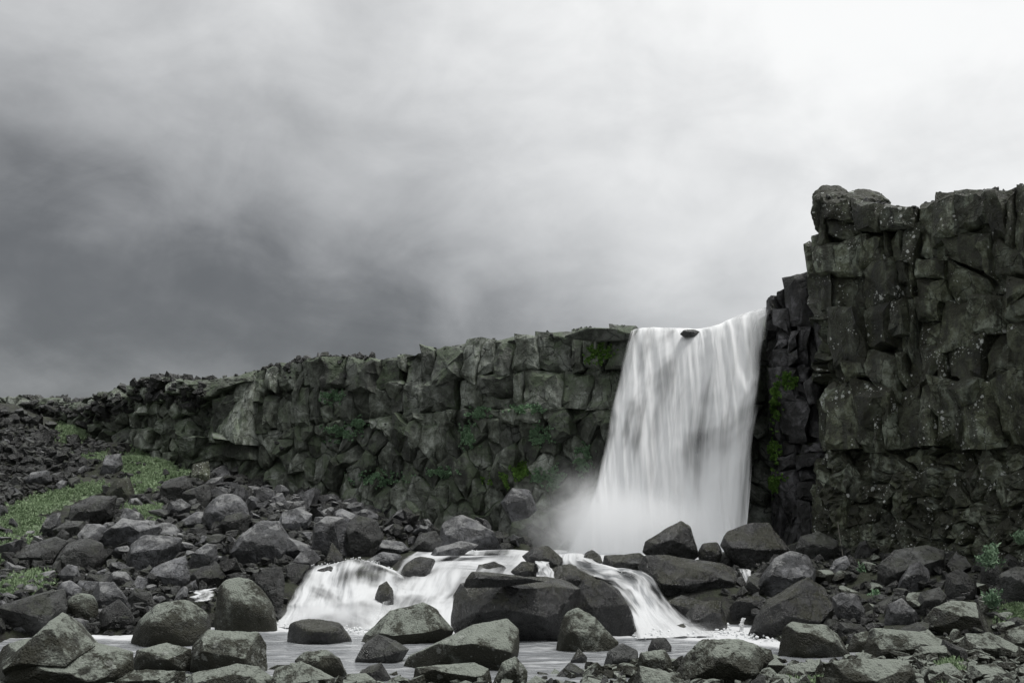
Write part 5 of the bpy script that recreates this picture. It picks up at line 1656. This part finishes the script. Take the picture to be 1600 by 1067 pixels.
refs = {}
short = [short_ref(h[3]) for h in hero_px]
seen_lab = {}
fills.sort(key=lambda f: (round(f[1] / 12), f[0]))
for n_, (u, v, sz, mt) in enumerate(fills):
    Y = raycast(u, min(v + sz * 0.2, 1090), y0=11)
    if Y is None:
        continue
    c = P(u, v, Y)
    gzv_ = float(ground_raw(c[0], Y))
    r = 0.5 * sz * Y / F * 1.15
    j = rr.randrange(14)
    o = link('stone', proto[(j, 4 if sz > 30 else 3, mt)], None, (c[0], Y + r * 0.3, max(gzv_, -0.1) + r * 0.22))
    o.scale = (r * rr.uniform(0.9, 1.35), r * rr.uniform(0.8, 1.1), r * rr.uniform(0.75, 1.15))
    o.rotation_euler = (rr.uniform(-.5, .5), rr.uniform(-.5, .5), rr.uniform(0, 6.28))
    # describe it by the boulder it lies next to
    best = None
    for h, s_ in zip(hero_px, short):
        if short.count(s_) > 1:
            continue
        d = math.hypot(u - h[0], v - h[1]) - 0.25 * (h[2][0] + h[2][1])
        if best is None or d < best[0]:
            best = (d, h, s_)
    h = best[1]
    du, dv = (u - h[0]) / h[2][0], (v - h[1]) / h[2][1]
    rel = ('on the tall cliff side of the' if du > 0 else 'on the grassy slope side of the') if abs(du) > abs(dv) else ('just below the' if dv > 0 else 'just above the')
    lab = f'{SIZE(sz)} {COLN[mt]} {FORM[j % 3]} stone {rel} {best[2]}'
    k_ = seen_lab.get(lab, 0)
    seen_lab[lab] = k_ + 1
    if k_:
        lab = ORD[min(k_, 6)] + lab
    tag(o, ' '.join(lab.split()[:16]), 'stone', 'stones between the boulders')

# ------------------------------------------------------------------ rubble: everything smaller, nobody could count it
rub_src = [rock_shape((1, 0.9, 0.7), 900 + q, 2, 11, 24, 0.06) for q in range(10)]
vs_, fs_, nv_ = {DK: [], LI: [], GR: []}, {DK: [], LI: [], GR: []}, {DK: 0, LI: 0, GR: 0}
rg = np.random.RandomState(77)


def add_rubble(key, x, y, z, r):
    V, Fc = rub_src[rg.randint(8)]
    a = rg.uniform(0, 6.28)
    R = np.array([[math.cos(a), -math.sin(a), 0], [math.sin(a), math.cos(a), 0], [0, 0, 1]])
    tl = rg.normal(0, .35, 2)
    R = R @ np.array([[1, 0, tl[0]], [0, 1, tl[1]], [-tl[0], -tl[1], 1]])
    v = (V * (r * rg.uniform(.75, 1.3, 3))) @ R.T + np.array((x, y, z))
    vs_[key].append(v)
    fs_[key].append(Fc + nv_[key])
    nv_[key] += len(v)


for poly, n, (s0, s1), key in [(REG[0][0], 800, (5, 20), DK), (REG[1][0], 2300, (6, 22), DK), (REG[2][0], 800, (6, 20), DK), (REG[3][0], 1900, (7, 28), LI),
                               ([(-60, 1080), (1660, 1080), (1660, 1180), (-60, 1180)], 300, (12, 36), LI), ([(330, 735), (440, 765), (830, 790), (830, 835), (440, 805), (330, 780)], 220, (8, 24), DK), ([(330, 745), (440, 772), (830, 795), (830, 835), (440, 815), (330, 780)], 260, (12, 36), GR), ([(160, 690), (330, 735), (300, 770), (170, 780), (110, 720)], 160, (4, 14), DK), ([(0, 965), (440, 930), (440, 1010), (0, 1010)], 160, (6, 16), DK)]:
    us, vs = [p[0] for p in poly], [p[1] for p in poly]
    got = 0
    while got < n:
        u, v = rg.uniform(min(us), max(us)), rg.uniform(min(vs), max(vs))
        if not inside(poly, u, v):
            continue
        if rg.uniform() < 0.8 and any(inside(gp_, u, v) for gp_, _q in GRASS):
            continue
        got += 1
        Y = raycast(u, v, water=False, y0=8.0, step=0.2)
        if Y is None:
            continue
        c = P(u, v, Y)
        sz = s0 + (s1 - s0) * rg.uniform() ** 2.2
        r = 0.5 * sz * Y / F
        add_rubble(key, c[0], Y + rg.uniform(-.2, .3), float(ground_raw(c[0], Y)) + r * rg.uniform(0.0, 0.6), r)
# broken rock along the crests
for cl, u0, u1, n, key, (s0, s1) in [(CL_L, 40, 330, 520, DK, (5, 20)), (CL_L, 330, 400, 60, DK, (4, 9)), (CL_L, 405, 572, 240, DK, (4, 15)), (CL_L, 572, 980, 90, DK, (3, 7)), (CL_T, 1285, 1620, 70, DK, (4, 12))]:
    for _ in range(n):
        u = rg.uniform(u0, u1)
        i = int(np.argmin(np.abs(cl.u - u) + 1000 * (cl.y > cl.ymax)))
        sz = s0 + (s1 - s0) * rg.uniform() ** 2
        r = 0.5 * sz * cl.y[i] / F
        if cl is CL_L and u < 320 and rg.uniform() < 0.6:
            pv_ = project(cl.x[i], cl.y[i], cl.zt[i])[1]
            d_ = dirpx(u, pv_ + rg.uniform(2, 38))
            h_ = cl.bvh.ray_cast(Vector((0, 0, EYE)), d_)[0]
        else:
            b = rg.uniform(-0.1, 1.6)
            h_ = cl.bvh.ray_cast(Vector((cl.x[i] - cl.nx[i] * b, cl.y[i] - cl.ny[i] * b, 40)), Vector((0, 0, -1)))[0]
        if h_ is None:
            continue
        add_rubble(key, h_.x, h_.y, h_.z + r * 0.1, r)
for key in (DK, LI, GR):
    o = link('rubble', np_mesh('rubble', np.concatenate(vs_[key]), np.concatenate(fs_[key]), M[key], True, 26))
    tag(o, kind='stuff')

# ------------------------------------------------------------------ grass, moss, plants
def blades(pts, nrm, size, n, seed, width=0.22, up=0.7):
    """small pointed leaves spread over points"""
    r_ = np.random.RandomState(seed)
    idx = r_.randint(0, len(pts), n)
    b = pts[idx] + r_.normal(0, size * 0.25, (n, 3))
    d = nrm[idx] * (1 - up) + np.array((0, 0, up)) + r_.normal(0, 0.55, (n, 3))
    d /= np.linalg.norm(d, axis=1)[:, None]
    s = np.cross(d, r_.normal(size=(n, 3)))
    s /= np.linalg.norm(s, axis=1)[:, None]
    L = (size * r_.uniform(0.5, 1.2, n))[:, None]
    W = L * width
    mid = b + d * L * 0.5 + np.cross(s, d) * L * 0.08
    V = np.stack([b, mid + s * W, b + d * L, mid - s * W], 1).reshape(-1, 3)
    Fq = np.arange(4 * n).reshape(n, 4)
    return V, Fq


gV, gF, k0 = [], [], 0
for q, (poly, n) in enumerate(GRASS):
    us, vs = [p[0] for p in poly], [p[1] for p in poly]
    pts = []
    tries = 0
    while len(pts) < 700 and tries < 5000:
        tries += 1
        u, v = rg.uniform(min(us), max(us)), rg.uniform(min(vs), max(vs))
        if inside(poly, u, v):
            u, v = u + rg.normal(0, 7), v + rg.normal(0, 3.5)
            Y = raycast(u, v, step=0.15)
            if Y:
                p = P(u, v, Y)
                p[2] = max(p[2], float(ground_raw(p[0], Y))) + 0.03
                pts.append(p)
    pts = np.array(pts)
    V, Fq = blades(pts, np.tile((0, 0, 1.0), (len(pts), 1)), 0.10 if q < 7 else 0.08, n * 4, 40 + q, 0.2, 0.6)
    gV.append(V)
    gF.append(Fq + k0)
    k0 += len(V)
    # a hummock of turf under the blades
tag(link('grass', np_mesh('grass', np.concatenate(gV), np.concatenate(gF), M['grass'], False)), kind='stuff')


def surface_hits(cl, u, v, rad, n, seed):
    r_ = np.random.RandomState(seed)
    P_, N_ = [], []
    k_ = 0
    while len(P_) < n and k_ < n * 6:
        k_ += 1
        g_ = r_.normal(0, 0.5, 2)
        du_, dv_ = rad[0] * g_[0], rad[1] * g_[1]
        if fbm(np.array([[(u + du_) / 9.0, (v + dv_) / 7.0, seed * 0.7]]), 3)[0] < -0.05 + 0.1 * abs(g_[0]):
            continue
        d = dirpx(u + du_, v + dv_)
        h = cl.bvh.ray_cast(Vector((0, 0, EYE)), d)
        if h[0] is not None:
            nn_ = Vector(h[1])
            if nn_.dot(d) > 0:
                nn_ = -nn_
            P_.append(h[0][:])
            N_.append(nn_[:])
    return np.array(P_), np.array(N_)


MOSS = [(CL_L, 937, 552, (17, 12), 'moss', 'dark green moss tuft high on the cliff beside the waterfall lip'),
        (CL_L, 786, 748, (24, 9), 'moss', 'brightest green moss cushion low on the cliff'),
        (CL_L, 811, 734, (14, 10), 'moss', 'bright moss cushion just above the brightest one on the low cliff'),
        (CL_L, 866, 747, (11, 13), 'palemoss', 'pale green moss patch in the spray near the waterfall foot'),
        (CL_L, 842, 745, (9, 8), 'palemoss', 'faint moss patch beside the one in the spray'),
        (CL_L, 910, 718, (11, 16), 'palemoss', 'misty green moss streak closest to the falling water'),
        (CL_L, 825, 638, (22, 6), 'palemoss', 'moss along the ledge halfway up the cliff near the fall'),
        (CL_L, 844, 680, (14, 12), 'palemoss', 'hanging moss on the cliff under the mossy ledge'),
        (CL_L, 731, 683, (9, 16), 'palemoss', 'upright moss streak in the middle of the low cliff'),
        (CL_L, 750, 645, (16, 7), 'palemoss', 'moss on a ledge above the upright moss streak'),
        (CL_L, 590, 748, (34, 9), 'palemoss', 'long moss band along the cliff foot'),
        (CL_L, 692, 737, (18, 6), 'palemoss', 'moss strip between the long band and the bright cushion'),
        (CL_L, 530, 677, (18, 12), 'palemoss', 'large moss patch on the far half of the cliff'),
        (CL_L, 562, 662, (10, 9), 'palemoss', 'small moss patch beside the large one on the far cliff'),
        (CL_L, 518, 620, (14, 9), 'palemoss', 'moss patch high under the rubbly crest of the cliff'),
        (CL_B, 1231, 595, (9, 7), 'moss', 'bright green tuft on the wet buttress'),
        (CL_B, 1212, 630, (7, 26), 'moss', 'hanging green moss beard on the buttress beside the fall'),
        (CL_B, 1203, 712, (12, 22), 'moss', 'dark moss curtain low on the buttress beside the fall'),
        (CL_B, 1206, 756, (16, 9), 'moss', 'mossy ledge at the base of the buttress')]
for q, (cl, u, v, rad, mt, label) in enumerate(MOSS):
    pts, nr = surface_hits(cl, u, v, (rad[0] * 1.15, rad[1] * 1.15), 260, 60 + q)
    if len(pts) < 5:
        continue
    V, Fq = blades(pts + nr * 0.03, nr, 0.07, 4500 if mt == 'moss' else 4600, 80 + q, 0.42, 0.15)
    o = link('moss_patch', np_mesh('moss_patch', V, Fq, M[mt], False))
    tag(o, label, 'moss', 'moss patches on the cliffs')


def plant(name, label, u, v, Y, rad, n, mat, seed, up=0.45):
    """a low leafy plant: stems leaning out of one root, each carrying leaves"""
    r_ = np.random.RandomState(seed)
    c = P(u, v, Y)
    R = rad * Y / F
    st = []
    for _ in range(26):
        a = r_.uniform(0, 6.28)
        st.append(c + np.array((math.cos(a), math.sin(a) * .8, 0)) * R * r_.uniform(.1, 1.0) + np.array((0, 0, R * r_.uniform(-.3, .8))))
    pts = []
    for s_ in st:
        for f_ in np.linspace(0.25, 1, 7):
            pts.append(c + np.array((0, 0, -R * 0.6)) + (s_ - c + np.array((0, 0, R * 0.6))) * f_)
    pts = np.array(pts)
    nr = pts - (c - np.array((0, 0, R * 0.6)))
    nr /= np.linalg.norm(nr, axis=1)[:, None] + 1e-6
    V, Fq = blades(pts, nr, R * 0.34, n * 2, seed, 0.22, up)
    o = link(name, np_mesh(name, V, Fq, M[mat], False))
    tag(o, label, 'plant')


plant('leafy_plant', 'pale green leafy plant growing on the black boulder at the cliff foot', 1548, 872, 28.2, 22, 520, 'fern', 1)
plant('leafy_plant', 'round pale plant clinging to the tall cliff at the frame edge', 1594, 842, 29.6, 14, 320, 'fern', 2)
plant('leafy_plant', 'upright pale plant beside the dark squared boulder', 1552, 938, 26.9, 18, 420, 'fern', 3)
plant('leafy_plant', 'small olive tuft between the tilted slab and the massive boulder', 1352, 893, 33.0, 14, 240, 'palemoss', 4)
plant('leafy_plant', 'small pale tuft in the gap above the two faced boulder', 1368, 930, 29.8, 11, 220, 'palemoss', 5)

# thin bare root hanging down the foot of the tall cliff
rp = [P(1309, 815, 37.2), P(1311, 832, 36.9), P(1314, 850, 36.6), P(1317, 868, 36.2)]
V, Fq = [], []
for q, p in enumerate(rp):
    for a in range(6):
        V.append(p + 0.016 * np.array((math.cos(a * 1.047), math.sin(a * 1.047), 0)))
for q in range(len(rp) - 1):
    for a in range(6):
        Fq.append((q * 6 + a, q * 6 + (a + 1) % 6, q * 6 + 6 + (a + 1) % 6, q * 6 + 6 + a))
mm_, t = new_mat('bare_root')
bs = t.node('ShaderNodeBsdfPrincipled')
bs.inputs['Base Color'].default_value = (0.12, 0.115, 0.10, 1)
bs.inputs['Roughness'].default_value = 0.8
t.l.new(bs.outputs[0], t.node('ShaderNodeOutputMaterial').inputs[0])
tag(link('root', np_mesh('root', np.array(V), np.array(Fq), mm_)), 'thin bare root hanging down the foot of the tall cliff', 'root')

# ------------------------------------------------------------------ spray at the foot of the fall
def mist(name, centre, radii, dens, seed, fall_=2.0):
    V, Fc = ico(4)
    mt, t = new_mat('spray')
    tcn = t.node('ShaderNodeTexCoord')
    ob = tcn.outputs['Object']
    r = t.vmath('LENGTH', ob)
    n = t.noise(t.vmath('ADD', ob, (seed, 0, 0)), 2.1, 6, 0.62, 0.6)
    f = t.rng(r, 0.12, 0.98, 1.0, 0.0)
    g = t.rng(n, 0.36, 0.66, 0.05, 1.5)
    pv = t.node('ShaderNodeVolumePrincipled')
    pv.inputs['Color'].default_value = (0.97, 0.975, 0.98, 1)
    pv.inputs['Anisotropy'].default_value = 0.2
    t.put(pv.inputs['Density'], t.math('MULTIPLY', t.math('MULTIPLY', t.math('MULTIPLY', f, f), g), dens))
    t.l.new(pv.outputs[0], t.node('ShaderNodeOutputMaterial').inputs['Volume'])
    o = link(name, np_mesh(name, V, Fc, mt), None, centre)
    o.scale = radii
    tag(o, kind='stuff')


mist('spray_mist', P(1015, 830, 42.0), (5.2, 2.2, 2.6), 1.4, 1.0)
mist('spray_mist', P(915, 815, 42.6), (3.6, 2.2, 2.9), 1.0, 4.0)
mist('spray_mist', P(535, 960, 29.9), (2.2, 1.0, 0.5), 4.0, 2.0)
mist('spray_mist', P(1075, 980, 29.0), (1.5, 0.8, 0.32), 2.4, 7.0)

# ------------------------------------------------------------------ broken foam where the cascades leave and meet the pools
fV, fF, n0 = [], [], 0
vb, fb_ = ico(1)
rf_ = np.random.RandomState(9)
LINES = [([(428, 976), (474, 982), (528, 985), (576, 985), (640, 982)], 29.4, 260, 0.0), ([(990, 992), (1040, 991), (1120, 990), (1205, 997)], 27.6, 220, 0.0),
         ([(486, 884), (520, 880), (556, 872), (590, 879), (622, 893)], 33.9, 120, None), ([(648, 862), (690, 862), (745, 860)], 38.5, 90, None), ([(955, 898), (1000, 894), (1030, 912)], 32.8, 60, None)]
for pts_, Y_, n_, z_ in LINES:
    pts_ = np.array(pts_, float)
    for _ in range(n_):
        k_ = rf_.uniform(0, len(pts_) - 1.001)
        i_ = int(k_)
        u_, v_ = pts_[i_] + (pts_[i_ + 1] - pts_[i_]) * (k_ - i_)
        r_ = rf_.uniform(0.010, 0.038) * (1.0 if z_ is not None else 0.7)
        if z_ is not None:
            q_ = flat(u_ + rf_.normal(0, 4), v_ + rf_.normal(0, 4.5))
            p_ = np.array((q_[0], q_[1], rf_.uniform(0.0, 0.10)))
        else:
            p_ = P(u_ + rf_.normal(0, 2), v_ + rf_.normal(1.0, 1.6), Y_)
        v3 = vb * (r_ * rf_.uniform(0.6, 1.5, 3)) * (1 + 0.35 * rf_.normal(size=(len(vb), 1)) * 0.6)
        fV.append(v3 + p_)
        fF.append(fb_ + n0)
        n0 += len(vb)
mf, t = new_mat('foam')
bs = t.node('ShaderNodeBsdfPrincipled')
bs.inputs['Base Color'].default_value = (0.72, 0.735, 0.74, 1)
bs.inputs['Roughness'].default_value = 0.7
t.l.new(bs.outputs[0], t.node('ShaderNodeOutputMaterial').inputs[0])
tag(link('foam', np_mesh('foam', np.concatenate(fV), np.concatenate(fF), mf)), kind='stuff')
